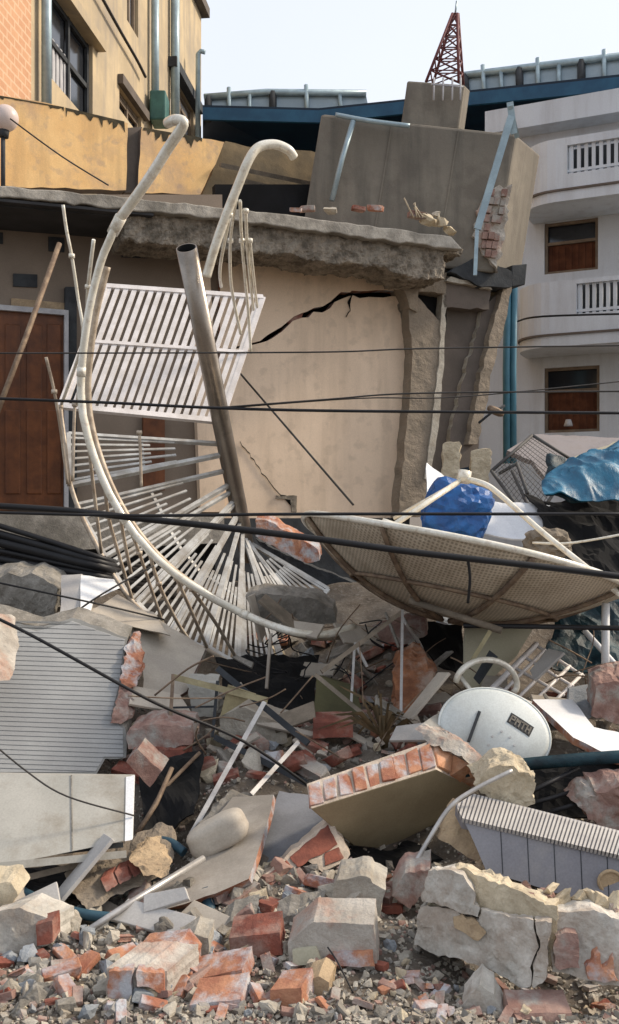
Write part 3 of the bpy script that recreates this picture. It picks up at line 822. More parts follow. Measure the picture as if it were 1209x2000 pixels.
slab('beam_stub', [(930, 500), (1000, 530), (1000, 560), (940, 560), (880, 530)], FP, FB * .3, M_DARKGR, cb_, step=12, amp=2, off=.3)
slab('slab_fragment', [(880, 540), (958, 558), (962, 566), (872, 548)], FP, FB * .5, M_PALE, cb_, step=8, amp=1.5, off=.26)
b = MB(); b.prism([FP.hit(*c, .2) for c in ((1000, 518), (1030, 515), (1026, 556), (1000, 560))], FB * .25); b.build('hanging_box', M_DARKGR, cb_, .01)

# ---- parapet of yellow paint on the roof behind the slab
PP = vplane(0, 10.0, 430, 11.24)
PBk = -PP.n
for i, pts in enumerate(([(-60, 172), (0, 187), (60, 196), (140, 214), (250, 240), (246, 372), (-60, 362)], [(276, 250), (330, 258), (438, 278), (392, 380), (270, 376)])):
    slab('yellow_parapet', pts, PP, PBk * .18, M_YELLOW, side=M_BROWNW, step=22, amp=2, label=('long piece of yellow parapet on the roof with a dark mossy top edge', 'short yellow parapet piece with a slanted broken end behind the white rail')[i], cat='parapet', group='yellow parapet pieces')
slab('parapet_pier', [(247, 250), (278, 248), (274, 376), (244, 376)], PP, PBk * .15, M_BROWNW, amp=1, off=-.08, label='narrow brown pier between the two yellow parapet pieces', cat='pier')
tb = slab('brown_roof_wall', [(395, 380), (440, 276), (480, 285), (620, 298), (620, 392), (395, 388)], PP, PBk * .15, mat('brown_mossy_wall', (.235, .175, .10), (.15, .115, .07), 3, stain=(.10, .085, .06), stain_amt=.6, stain_scale=2), amp=2, off=-.14, label='brown stained low roof wall between the yellow parapet and the tilted tank', cat='wall')
for i, (a, c, m) in enumerate((((430, 322), (622, 362), M_TIMBER), ((470, 352), (622, 388), M_TIMBER))):
    b = MB(); b.bar(PP.hit(*a, .05), PP.hit(*c, .05), .05, .05); tag(b.build('roof_timber', m), ('upper of two weathered rails lying along the brown roof wall', 'lower of two weathered rails lying along the brown roof wall')[i], 'timber', 'rails along the brown roof wall')
M_MOSS = mat('black_moss', (.07, .055, .03), (.035, .03, .018), 9, bump=.4)
mr_ = random.Random(15)
for x0, x1, f in ((128, 248, lambda x: 211 + (x - 128) * .235), (280, 400, lambda x: 250 + (x - 280) * .175), (-20, 128, lambda x: 184 + (x + 20) * .18)):
    up_l = []; dn = []
    x = x0
    while x < x1:
        up_l.append((x, f(x) - 1)); dn.append((x + mr_.uniform(-2, 2), f(x) + (mr_.uniform(3, 22) if mr_.random() < .55 else 4) * (1 if x0 > 0 else .35)))
        x += 5
    o = slab('moss_stain', up_l + dn[::-1], PP, PBk * .004, M_MOSS, [q_ for q_ in bpy.data.objects if q_.name.startswith('yellow_parapet')][1 if x0 == 280 else 0], amp=0, off=.004)
# globe lamp on the left
lp = empty('globe_lamp', P(5, 345, 9.3), 'white globe lamp on a short post on the roof at the left', 'lamp')
bm = bmesh.new(); bmesh.ops.create_uvsphere(bm, u_segments=24, v_segments=16, radius=.125); bmesh.ops.translate(bm, verts=bm.verts, vec=P(10, 231, 9.3))
me = bpy.data.meshes.new('globe'); bm.to_mesh(me); bm.free(); me.materials.append(M_LAMP)
for p in me.polygons: p.use_smooth = True
o = bpy.data.objects.new('globe', me); COL.objects.link(o); attach(o, lp)
b = MB(); b.tube([P(6, 372, 9.3), P(6, 262, 9.3)], .022, 8); b.tube([P(6, 268, 9.3), P(8, 254, 9.3)], .05, 10); b.build('post', M_DARKGR, lp)

# ---- tilted concrete water tank with a box on top
A = P(626, 222, 11.0); Bp = P(1008, 262, 11.2); Cc = P(597, 400, 11.0)
au = Bp - A; ad = (Cc - A) * 1.55
ac = P(1055, 302, 12.3) - Bp
tk = empty('water_tank', A + ad, 'big tilted concrete water tank with streaked sides leaning on the broken roof', 'tank')
b = MB(); b.ppd(A + ad, au, -ad, ac); b.build('tank_body', M_TANK, tk, .03)
n_ = au.cross(ad).normalized()
if n_.y > 0: n_ = -n_
for f in (.36, .70):
    b = MB(); b.ppd(A + au * f + ad + n_ * .012, au * .008, -ad * .98, -n_ * .02); b.build('board_joint', M_TANK, tk)
A2 = P(795, 158, 11.4); B2 = P(908, 166, 11.45); C2 = P(784, 236, 11.4)
b = MB(); ad2 = (C2 - A2) * 1.12; b.ppd(A2 + ad2, B2 - A2, -ad2, P(918, 176, 12.1) - B2); b.build('riser_box', M_TANK, tk, .02)
# bricks bared at the tank's broken lower corner
E = P(985, 355, 11.15)
bb = MB(); rr = random.Random(9)
for r in range(8):
    for c in range(3):
        if rr.random() < .85:
            o_ = A + au * (.905 + .03 * c + rr.uniform(-.006, .006)) + ad * (.42 + r * .062) + n_ * (.07 + rr.uniform(0, .05))
            bb.ppd(o_, au * .027, ad * .05, -n_ * .05)
bb.build('bared_brick', M_PINK, tk)
slab('exposed_core', [(950, 372), (1000, 360), (985, 470), (972, 530), (930, 480), (925, 440)], Plane(A + n_ * .05, n_), -n_ * .12, M_MIXBLOCK, tk, rough=(.012, .03, .09), step=9, amp=5)

# lattice tower
lt = empty('lattice_tower', P(865, 160, 11.8), 'leaning red lattice mast on top of the tilted tank', 'tower')
ft = [P(832, 160, 11.5), P(896, 160, 11.5), P(905, 166, 12.0), P(845, 166, 12.0)]
ap = [P(884, 26, 11.7), P(893, 26, 11.7), P(895, 26, 11.8), P(886, 26, 11.8)]
for a, c in zip(ft, ap):
    b = MB(); b.tube([a, c], .017, 6); b.build('leg', M_RED, lt)
N_ = 6
br = MB()
for k in range(N_):
    f0, f1 = k / N_, (k + 1) / N_
    for i in range(4):
        j = (i + 1) % 4
        br.tube([ft[i].lerp(ap[i], f0), ft[j].lerp(ap[j], f1)], .0085, 4)
        if i % 2 == 0: br.tube([ft[j].lerp(ap[j], f0), ft[i].lerp(ap[i], f1)], .0085, 4)
        br.tube([ft[i].lerp(ap[i], f1), ft[j].lerp(ap[j], f1)], .0085, 4)
br.build('bracing', M_RED, lt)
b = MB(); b.tube([P(889, 28, 11.75), P(892, 2, 11.75)], .012, 6); b.build('lightning_rod', M_PALEPIPE, lt)
b = MB()
for x in (848, 866, 884, 900): b.tube([P(x, 152, 11.3), P(x - 1, 196, 11.25)], .012, 5)
b.tube([P(842, 165, 11.28), P(905, 170, 11.28)], .012, 5); b.build('ladder_hook', M_LACE, lt)
# pipes standing on the tank
ap_ = empty('a_frame_bracket', P(925, 540, 10.6), 'pale blue steel strut with a forked top leaning against the tank corner', 'strut')
b = MB(); b.bar(P(998, 228, 10.4), P(932, 448, 10.5), .075, .06, face=(0, 1, 0)); b.bar(P(932, 446, 10.5), P(928, 538, 10.5), .04, .04); b.build('strut', M_PALEPIPE, ap_)
b = MB(); b.bar(P(996, 200, 10.4), P(1004, 262, 10.45), .07, .05); b.bar(P(996, 205, 10.38), P(1010, 268, 10.6), .05, .05); b.build('fork', M_PALEPIPE, ap_)
seg('tank_pipe', [(690, 236, 10.9), (668, 310, 10.9), (648, 392, 10.9)], .03, M_PALEPIPE, label='thin pale pipe slanting down the front of the tilted tank', cat='pipe', smooth=False)
seg('tank_top_pipe', [(655, 224, 10.9), (720, 236, 10.9), (800, 246, 10.9)], .028, M_PALEPIPE, label='thin pale pipe lying along the top edge of the tank', cat='pipe')

# ================================================================== spiral staircase
st = empty('spiral_staircase', P(480, 1060, 8.6), 'wrecked white spiral staircase leaning in front of the cracked beige wall', 'staircase')
PA, PB = P(364, 484, 6.9), P(480, 1062, 8.65)
AX = (PA - PB).normalized()
def pole_at(py):
    """axis point of the pole seen at picture height py"""
    lo, hi = 0.0, 1.0
    for _ in range(40):
        m = (lo + hi) / 2; q = PA.lerp(PB, m)
        y = CY - (q.z - CH) / q.y * F
        if y < py: lo = m
        else: hi = m
    return PA.lerp(PB, lo)
b = MB()
b.tube([PA, PA.lerp(PB, .5), PB, PB + (PB - PA) * .06], .074, 24, cap=False)
inn = [PA, PA.lerp(PB, .3)]
b.tube(inn, .066, 24, mi=1, cap=False)  # pole interior painted near-black for its own shade
n = 24
u = AX.cross(Vector((0, 0, 1))).normalized(); w = AX.cross(u)
ring = [PA + (u * math.cos(2 * math.pi * k / n) + w * math.sin(2 * math.pi * k / n)) * r for r in (.066, .074) for k in range(n)]
b.add(ring, [(k, (k + 1) % n, n + (k + 1) % n, n + k) for k in range(n)])
b.build('central_pole', [M_POLE, M_DARK], st)

# landing grate
def lerp2(a, c, t): return (a[0] + (c[0] - a[0]) * t, a[1] + (c[1] - a[1]) * t)
TL, TR, BR, BL = P(206, 558, 8.5), P(514, 580, 8.75), P(432, 822, 7.95), P(118, 792, 7.6)
b = MB()
nrm = (TR - TL).cross(BL - TL).normalized()
if nrm.y > 0: nrm = -nrm
def flat(a, c, wd, th=.02, o=0.0):
    t = (c - a).normalized(); s = t.cross(nrm).normalized()
    b.ppd(a - s * wd / 2 + nrm * o, s * wd, c - a, -nrm * th)
ns = 19
for k in range(ns):
    f = (k + .5) / ns
    flat(TL.lerp(TR, f), BL.lerp(BR, f), .040)
for a, c in ((TL, TR), (BL, BR)): flat(a, c, .05, .03, .008)
for a, c in ((TL, BL), (TR, BR)): flat(a, c, .045, .03, .006)
flat(TL.lerp(BL, .49), TR.lerp(BR, .47), .035, .03, .01)
b.build('landing_grate', M_GRATE, st)

# treads: (pole y of each edge), outer corners, number of slats
TREADS = [
    ((866, 884), (134, 846, 7.5), (136, 946, 7.3), 7, None),
    ((915, 940), (150, 985, 7.3), (205, 1086, 7.15), 6, None),
    ((955, 972), (212, 1100, 7.15), (262, 1180, 7.05), 5, None),
    ((978, 996), (268, 1176, 7.05), (328, 1240, 7.0), 5, None),
    ((1000, 1014), (335, 1236, 7.0), (400, 1266, 7.0), 5, None),
    ((1020, 1034), (404, 1262, 7.05), (466, 1298, 7.1), 5, None),
    ((1036, 1046), (474, 1296, 7.2), (556, 1302, 7.3), 7, None),
    ((1044, 1054), (590, 1208, 8.2), (642, 1150, 8.4), 7, None),
    ((1040, 1050), (548, 1222, 7.9), (592, 1196, 8.2), 5, None),
]
for (y0, y1), o0, o1, nsl, _ in TREADS:
    b = MB()
    p0, p1 = pole_at(min(y0, 1058)), pole_at(min(y1, 1060)); q0, q1 = P(*o0), P(*o1)
    nm = (q0 - p0).cross(q1 - p1).normalized()
    if nm.dot(Vector((0, 0, CH)) - q0) < 0: nm = -nm
    def fl(a, c, wd, th=.02, o=0.0):
        t = (c - a).normalized(); s = t.cross(nm).normalized()
        b.ppd(a - s * wd / 2 + nm * o, s * wd, c - a, -nm * th)
    for k in range(nsl):
        f = (k + .6) / (nsl + .2)
        st_ = .50 if k % 2 else .34
        a = p0.lerp(p1, f).lerp(q0.lerp(q1, f), st_)
        fl(a, q0.lerp(q1, f), .019, .012)
    fl(p0, q0, .026, .035, .006); fl(p1, q1, .030, .04, .006); fl(q0, q1, .032, .035, .008)
    fl(p0.lerp(q0, .55), p1.lerp(q1, .55), .025, .02, -.015)
    b.build('tread', M_TREAD, st)
# rails
rail = [(358, 243, 5.9), (330, 287, 6.0), (285, 357, 6.1), (229, 434, 6.25), (196, 515, 6.35), (175, 600, 6.4), (162, 690, 6.45), (158, 760, 6.5), (166, 830, 6.5), (190, 910, 6.5), (222, 980, 6.5), (265, 1045, 6.5), (320, 1103, 6.5), (385, 1150, 6.52), (450, 1186, 6.58), (510, 1214, 6.5), (580, 1236, 6.45), (640, 1238, 6.5), (690, 1224, 6.65)]
pts = [P(*c) for c in rail]
b = MB(); b.tube(spline([P(328, 240, 6.02), P(343, 234, 5.92)] + pts[:4], 6), .033, 14); b.build('handrail_top', M_RAIL, st)
b = MB(); wr_ = random.Random(3); hp = [q + Vector((wr_.uniform(-1, 1), 0, wr_.uniform(-1, 1))) * .0018 for q in spline(pts[3:], 4)]; b.tube(hp, .0265, 12); b.build('handrail', M_RAIL, st)
for i_ in (14, 30, 46):
    b = MB(); t_ = (hp[i_ + 1] - hp[i_]).normalized(); b.tube([hp[i_] - t_ * .03, hp[i_] + t_ * .03], .031, 12); b.build('rail_collar', M_RAIL, st)
b = MB(); b.tube(spline([P(x + 14, y + 6, d + .12) for x, y, d in rail[4:]], 7), .022, 8); b.build('lower_rail', M_BALU, st)
b = MB(); b.tube([P(236, 424, 6.22), P(220, 455, 6.3)], .038, 14); b.build('rail_collar', M_RAIL, st)
rail2 = [(574, 307, 6.9), (562, 292, 6.85), (535, 282, 6.8), (505, 288, 6.75), (486, 312, 6.72), (465, 362, 6.75), (440, 425, 6.8), (420, 482, 6.85), (403, 541, 6.9)]
b = MB(); b.tube(spline([P(*c) for c in rail2], 7), .033, 14); b.build('handrail', M_RAIL, st)
# balusters
BAL = [
    [(462, 385, 6.85), (450, 470, 7.3), (452, 560, 7.9), (470, 652, 8.3)], [(469, 392, 6.9), (472, 470, 7.4), (484, 600, 8.1), (490, 690, 8.4)], [(480, 412, 7.0), (484, 500, 7.6), (495, 605, 8.4)],
    [(449, 420, 6.8), (430, 520, 7.3), (432, 560, 7.8)], [(488, 470, 7.4), (494, 530, 7.8), (502, 600, 8.5)],
    [(123, 400, 6.7), (130, 450, 6.75), (140, 500, 6.8), (152, 580, 6.9), (162, 660, 6.95), (150, 790, 7.3)],
    [(183, 468, 6.4), (172, 560, 6.6), (164, 660, 6.9), (120, 790, 7.4)],
    [(90, 698, 6.9), (106, 765, 7.0), (120, 850, 7.1), (132, 945, 7.2)],
    [(118, 795, 7.4), (128, 870, 7.3), (135, 948, 7.25)],
    [(146, 790, 7.3), (144, 850, 7.3), (142, 940, 7.25)],
    [(172, 850, 6.55), (180, 930, 6.8), (198, 1080, 7.1)],
    [(205, 945, 6.55), (212, 1010, 6.7), (240, 1110, 6.9), (262, 1182, 7.05)],
    [(252, 1030, 6.55), (272, 1080, 6.7), (292, 1140, 6.85), (326, 1240, 7.0)],
    [(290, 1075, 6.6), (310, 1140, 6.7), (346, 1215, 6.9), (370, 1250, 7.0)],
    [(345, 1130, 6.6), (372, 1190, 6.75), (404, 1264, 7.0)],
    [(375, 1152, 6.6), (420, 1215, 6.8), (468, 1296, 7.1)],
    [(232, 985, 6.55), (240, 1040, 6.7), (256, 1120, 6.9)],
    [(272, 845, 7.5), (274, 880, 7.5), (276, 950, 7.5)],
]
for k in BAL:
    b = MB(); b.tube(spline([P(*c) for c in k], 5), .0125, 6)
    m = k[len(k) // 2 - 1]
    b.tube([P(m[0], m[1] - 4, m[2]), P(m[0], m[1] + 4, m[2])], .022, 8)
    b.build('baluster', M_BALU if k[0][1] > 600 else M_RAIL, st)
b = MB(); b.tube(spline([P(*c) for c in ((118, 795, 7.4), (128, 900, 7.3), (150, 985, 7.25), (195, 1078, 7.15), (235, 1145, 7.05), (272, 1190, 7.0), (308, 1216, 6.98), (330, 1240, 6.98), (400, 1268, 7.0), (466, 1300, 7.08), (560, 1306, 7.3))], 6), .018, 8); b.build('rim_bar', M_BALU, st)

# leaning bars by the stairs
seg('leaning_bar', [(116, 476, 8.0), (50, 660, 7.6), (-8, 812, 7.2)], .021, M_RUST, label='long thin steel bar leaning in front of the brown door', cat='bar', smooth=False)

# ================================================================== big mesh dish
dc = P(894, 1092, 6.5)
dx = Vector((.978, -.02, -.21)).normalized()
da = (Vector((.235, 0, .972)).normalized() * math.cos(math.radians(7)) + Vector((0, 1, 0)) * math.sin(math.radians(7)))
da = (da - dx * da.dot(dx)).normalized(); db = da.cross(dx)
DR, DH = 1.11, .39
bd = empty('mesh_dish', dc - da * DH, 'huge beige perforated satellite dish tipped over on the rubble, seen from its ribbed back', 'satellite dish')
def dpt(r, an, lift=0.0):
    wob = 1 + .02 * math.sin(3 * an + 1)
    z = -DH * (1 - (r / DR) ** 2) + lift
    # left petal is bent upwards
    q = dc + dx * (r * math.cos(an) * wob) + db * (r * math.sin(an)) + da * z
    k = max(0, -math.cos(an)) ** 4 * (r / DR) ** 3
    return q + Vector((.05, 0, .05)) * k
b = MB(); nr, na = 14, 72
vs = [dpt(DR * (i / nr), 2 * math.pi * j / na) for i in range(nr + 1) for j in range(na)]
fs = [(i * na + j, i * na + (j + 1) % na, (i + 1) * na + (j + 1) % na, (i + 1) * na + j) for i in range(nr) for j in range(na)]
b.add(vs, fs, 0, True)
uvs = [(DR * (i / nr) * math.cos(2 * math.pi * j / na), DR * (i / nr) * math.sin(2 * math.pi * j / na)) for i in range(nr + 1) for j in range(na)]
me = bpy.data.meshes.new('mesh_bowl'); me.from_pydata([tuple(v) for v in vs], [], fs)
ul = me.uv_layers.new(name='UVMap')
for l in me.loops: ul.data[l.index].uv = uvs[l.vertex_index]
for p in me.polygons: p.use_smooth = True
me.materials.append(M_MESH)
o = bpy.data.objects.new('mesh_bowl', me); COL.objects.link(o); attach(o, bd)
so = o.modifiers.new('solid', 'SOLIDIFY'); so.thickness = .006
for j in range(8):
    an = 2 * math.pi * (j + .3) / 8
    bb = MB(); bb.tube([dpt(DR * (.06 + .94 * i / 10), an, -.022) for i in range(11)], .017, 6); bb.build('rib', M_RUST, bd)
b = MB(); b.tube([dpt(DR * .62, 2 * math.pi * j / 48, -.02) for j in range(49)], .013, 6, cap=False); b.build('ring_brace', M_RUST, bd)
b = MB(); b.tube([dpt(DR, 2 * math.pi * j / 72) for j in range(73)], .021, 8, cap=False); b.build('rim', M_RAIL, bd)
fo_ = P(906, 934, 6.5)
for px in ((762, 1030, 6.1), (1150, 1112, 6.0)):
    bb = MB()
    if px[0] < 900: bb.tube([P(*px), fo_], .019, 8)
    else: bb.tube(spline([fo_, P(945, 945, 6.4), P(975, 965, 6.35), P(1060, 1040, 6.2), P(*px), P(1215, 1165, 5.9)], 5), .019, 8)
    bb.build('feed_strut', M_RAIL, bd)
b = MB(); b.tube([P(770, 1012, 6.9), fo_ + Vector((.01, .02, 0))], .014, 8); b.build('feed_strut', M_RAIL, bd)
b = MB(); b.tube([fo_ - da * .03, fo_ + da * .05], .045, 12); b.build('feed_hub', M_RAIL, bd)
b = MB(); b.tube([P(745, 1022, 6.05), P(780, 1034, 6.05)], .035, 8); b.build('rim_clamp', M_RAIL, bd)
# stand below it
sd = empty('steel_stand', P(700, 1400, 6.0), 'bent angle-iron stand under the big dish with three thin legs', 'stand')
for a, c, w_ in (((784, 1196, 6.2), (628, 1312, 5.9), .027), ((616, 1318, 5.9), (722, 1405, 5.7), .025), ((786, 1192, 6.2), (783, 1402, 5.8), .017), ((692, 1268, 6.3), (686, 1372, 6.1), .016)):
    bb = MB(); bb.bar(P(*a), P(*c), w_, .02); bb.build('leg', M_STEEL if w_ < .02 else M_TIMBER, sd)
b = MB(); b.tube([P(800, 1172, 6.1), P(980, 1232, 5.9)], .022, 8); b.build('crossbar', M_TIMBER, sd)
b = MB(); b.bar(P(958, 1232, 5.9), P(916, 1300, 5.9), .025, .02); b.build('leg', M_OLIVE, sd)

# ================================================================== right side clutter
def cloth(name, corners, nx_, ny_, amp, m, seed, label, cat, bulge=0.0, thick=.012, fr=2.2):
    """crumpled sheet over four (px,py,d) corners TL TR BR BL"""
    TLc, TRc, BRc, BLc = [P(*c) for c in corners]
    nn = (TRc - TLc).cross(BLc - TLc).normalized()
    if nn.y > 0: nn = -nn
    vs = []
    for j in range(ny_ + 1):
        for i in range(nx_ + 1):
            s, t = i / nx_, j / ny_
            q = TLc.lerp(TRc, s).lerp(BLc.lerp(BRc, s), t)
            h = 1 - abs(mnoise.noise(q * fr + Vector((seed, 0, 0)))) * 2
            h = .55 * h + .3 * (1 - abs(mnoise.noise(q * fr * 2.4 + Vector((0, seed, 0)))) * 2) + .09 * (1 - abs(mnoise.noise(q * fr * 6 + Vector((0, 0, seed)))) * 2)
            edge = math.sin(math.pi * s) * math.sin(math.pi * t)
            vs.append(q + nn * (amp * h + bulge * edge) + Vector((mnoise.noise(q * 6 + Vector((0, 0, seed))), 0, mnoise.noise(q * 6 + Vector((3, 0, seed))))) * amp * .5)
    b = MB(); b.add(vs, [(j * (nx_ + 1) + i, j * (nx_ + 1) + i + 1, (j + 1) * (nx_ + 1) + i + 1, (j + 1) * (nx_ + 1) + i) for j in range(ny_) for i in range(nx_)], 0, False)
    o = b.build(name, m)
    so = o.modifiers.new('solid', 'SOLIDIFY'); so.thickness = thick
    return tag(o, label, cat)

def blob(name, px, py, d, w, h, dep, seed, m, label, cat, amp=.12, facet=True, rot=0, pow_=2.6, fr=1.0):
    """crumpled bag or lump"""
    bm = bmesh.new(); bmesh.ops.create_icosphere(bm, subdivisions=4, radius=1)
    k = d / F
    for v in bm.verts:
        c = v.co.copy()
        mx = (abs(c.x) ** pow_ + abs(c.y) ** pow_ + abs(c.z) ** pow_) ** (1 / pow_)
        c /= mx
        r = 1 + amp * (1 - 2 * abs(mnoise.noise(c * 1.6 * fr + Vector((seed, 0, 0))))) + amp * .5 * (1 - 2 * abs(mnoise.noise(c * 4 * fr + Vector((0, seed, 0)))))
        v.co = Vector((c.x * w * k / 2, c.y * dep / 2, c.z * h * k / 2)) * r
    bmesh.ops.rotate(bm, verts=bm.verts, cent=(0, 0, 0), matrix=Matrix.Rotation(rot, 3, 'Y'))
    me = bpy.data.meshes.new(name); bm.to_mesh(me); bm.free(); me.materials.append(m)
    for p in me.polygons: p.use_smooth = not facet
    o = bpy.data.objects.new(name, me); COL.objects.link(o); o.location = P(px, py, d)
    return tag(o, label, cat)

blob('blue_tarp_bundle', 892, 998, 7.6, 108, 98, .35, 4, M_BLUE, 'bright blue tarpaulin bundle sitting behind the rim of the big mesh dish', 'tarpaulin', .17, rot=.3, pow_=4, fr=.8)
cloth('white_sheet', [(925, 985, 8.2), (1080, 992, 8.2), (1075, 1060, 7.7), (860, 1040, 7.7)], 14, 8, .04, M_WHITE, 3, 'white sheet metal lying flat beyond the dish rim, beside the blue bundle', 'sheet')
cloth('white_sheet', [(832, 905, 8.8), (900, 960, 8.8), (890, 1030, 8.4), (832, 1010, 8.4)], 10, 8, .03, M_WHITE, 6, 'white sheet standing between the broken column and the blue bundle', 'sheet')
for i, (x0, y0, x1, y1, l) in enumerate(((865, 862, 901, 945, 'taller, more orange of the two plastered stumps behind the dish'), (921, 876, 960, 950, 'shorter pale stump of plastered pillar, right of the taller stump'))):
    pl = vplane(800, 9.0, 1000, 9.0)
    slab('pillar_stump', [(x0, y0 + 4), (x0 + 10, y0), (x1 - 6, y0), (x1, y0 + 8), (x1 - 6, y1), (x0 - 4, y1)], pl, (.02, .16, 0), M_BONE, rough=(.012, .02, .06), step=10, amp=2, label=l, cat='pillar stump', group='plastered stumps behind the dish')
# wire cage with net
cg = empty('wire_cage', P(1000, 1040, 8.3), 'collapsed black wire cage leaning between the white house and the cyan tarp', 'cage')
b = MB(); c0, c1, c2, c3 = P(960, 920, 8.9), P(1040, 850, 9.2), P(1120, 900, 9.2), P(1040, 1030, 8.2)
for a, c in ((c0, c1), (c1, c2), (c2, c3), (c0, c3), (P(1000, 920, 8.8), P(1060, 1050, 7.9)), (P(1010, 905, 8.8), P(1030, 965, 8.4)), (P(975, 925, 9), P(1010, 905, 8.9))):
    b.tube([a, c], .016, 6)
b.build('cage_frame', M_NET, cg)
b = MB()
for k in range(1, 16):
    f = k / 16
    b.tube([c0.lerp(c1, f), c3.lerp(c2, f)], .003, 4); b.tube([c0.lerp(c3, f), c1.lerp(c2, f)], .003, 4)
b.build('wire_netting', M_NET, cg)
slab('sheet_metal_roof', [(990, 880), (1045, 848), (1209, 855), (1260, 850), (1260, 905), (1150, 900), (1085, 960), (1040, 900)], plane3((1000, 900, 9.6), (1209, 860, 9.9), (1085, 960, 9.0)), (0, .06, -.04), M_BROWNW if False else mat('grey_sheet_metal', (.33, .30, .30), (.25, .225, .22), 3, bump=.1, stain=(.2, .17, .15), stain_amt=.5, stain_scale=3), amp=1, label='dusty grey sheet metal roof lying below the brown lower window', cat='sheet metal')
slab('concrete_ledge', [(1090, 905), (1150, 880), (1260, 845), (1260, 880), (1180, 890), (1100, 925)], plane3((1090, 905, 8.9), (1260, 845, 9.1), (1180, 890, 8.7)), (0, .15, -.03), M_OLIVEB, amp=2, step=12, label='pale concrete ledge just above the cyan tarp', cat='ledge')
cloth('cyan_tarp', [(1085, 925, 8.2), (1260, 862, 8.4), (1260, 985, 7.6), (1062, 975, 7.6)], 60, 40, .10, M_CYAN, 11, 'crumpled cyan tarpaulin draped over the rubble at the right edge', 'tarpaulin', bulge=.15, fr=1.9)
cloth('teal_sheet', [(1062, 895, 8.3), (1100, 900, 8.3), (1140, 985, 7.9), (1060, 980, 7.8)], 14, 14, .08, M_TEAL, 5, 'dark teal plastic sheet hanging beside the cyan tarpaulin', 'plastic sheet')
cloth('tarp_or_shade_sheet', [(1030, 975, 8.3), (1260, 985, 8.1), (1260, 1165, 7.3), (1090, 1100, 7.4)], 20, 16, .10, M_DARK, 8, 'black sheet in the hollow under the cyan tarpaulin', 'plastic sheet')  # near-black sheet spread across the hollow
cloth('teal_sheet', [(1090, 1190, 7.0), (1260, 1180, 7.0), (1260, 1345, 6.6), (1060, 1310, 6.6)], 20, 16, .10, M_TEAL, 15, 'dark teal crumpled sheet behind the white post under the dish', 'plastic sheet')
seg('white_post', [(1183, 1178, 6.2), (1182, 1345, 6.2)], .026, M_WHITE, smooth=False, label='upright white post under the right end of the mesh dish', cat='post')
seg('white_post', [(1140, 1230, 6.6), (1230, 1330, 6.5)], .02, M_WHITE, smooth=False, label='slanting white post crossing behind the upright white post', cat='post')
seg('hook_rod', [(935, 826, 9.6), (960, 806, 9.6), (986, 792, 9.6)], .012, M_DARKGR, smooth=False, label='thin dark rod of the street lamp before the white house', cat='rod')
blob('lamp_head', 968, 803, 9.6, 34, 14, .12, 2, M_RUST, 'small rusty lamp head hanging by the corner of the white house', 'lamp', .05, rot=.45)
# net/branches behind the dish, brown board, hessian
blob('hessian_sack', 1068, 1062, 7.2, 70, 50, .3, 9, M_TIMBER, 'brown crumpled sack beyond the dish rim, right of the white sheet', 'sack', .25)

# yellowed board, brick-red lump, dry plant
slab('yellowed_board', [(908, 1222), (958, 1215), (1048, 1218), (1010, 1280), (935, 1350), (905, 1340)], plane3((908, 1222, 6.6), (1048, 1218, 6.8), (925, 1350, 6.2)), (.0, .04, .02), M_OLIVEB, amp=1, label='yellowed board standing under the mesh dish behind the white ring', cat='board')
slab('red_clay_lump', [(770, 1300), (800, 1268), (822, 1275), (850, 1330), (840, 1370), (800, 1405), (770, 1395)], plane3((770, 1300, 6.3), (840, 1300, 6.2), (800, 1400, 5.9)), (.02, .25, .02), mat('orange_mud_render', (.36, .155, .075), (.20, .085, .045), 7, stain=(.42, .36, .30), stain_amt=.6, stain_scale=5, bump=.7), rough=(.016, .07, .12), step=12, amp=4, label='big orange lump of brick wall behind the white offset dish', cat='wall lump')
slab('olive_board', [(618, 1320), (690, 1340), (712, 1400), (690, 1412), (612, 1412)], plane3((618, 1320, 6.5), (700, 1330, 6.5), (640, 1412, 6.2)), (0, .06, 0), mat('olive_panel', (.13, .12, .06), (.09, .085, .045), 3, bump=.1), amp=1, label='dark olive board standing behind the angle-iron stand', cat='board')
pl_ = empty('dry_plant', P(745, 1440, 5.6), 'dry brown palm-like plant standing in the rubble above the brick-edged wall piece', 'plant')
rr = random.Random(12)
base = P(748, 1440, 5.6)
b = MB()
for k in range(26):
    an = rr.uniform(-1.25, 1.25); L = rr.uniform(.16, .4); dy = rr.uniform(-.2, .25)
    tip = base + Vector((math.sin(an) * L, dy, math.cos(an) * L * .95))
    mid = base.lerp(tip, .55) + Vector((0, 0, .04)); tip += Vector((math.sin(an) * .07, 0, -rr.uniform(.02, .16)))
    wv = Vector((math.cos(an), .3, -math.sin(an))) * rr.uniform(.006, .013)
    for s in (1,):
        b.add([base - wv * .4, base + wv * .4, mid + wv, mid - wv, tip], [(0, 1, 2, 3), (3, 2, 4)], 0)
        q = Vector((0, .004, .003))
        b.add([base - wv * .4 + q, base + wv * .4 + q, mid + wv + q, mid - wv + q, tip + q], [(3, 2, 1, 0), (4, 2, 3)], 0)
b.build('fronds', M_LEAF, pl_)
b = MB()
for k in range(5): b.tube([base + Vector((rr.uniform(-.04, .04), 0, -.1)), base + Vector((rr.uniform(-.05, .05), 0, rr.uniform(.05, .15)))], .012, 6)
b.build('stem', M_LEAF, pl_)

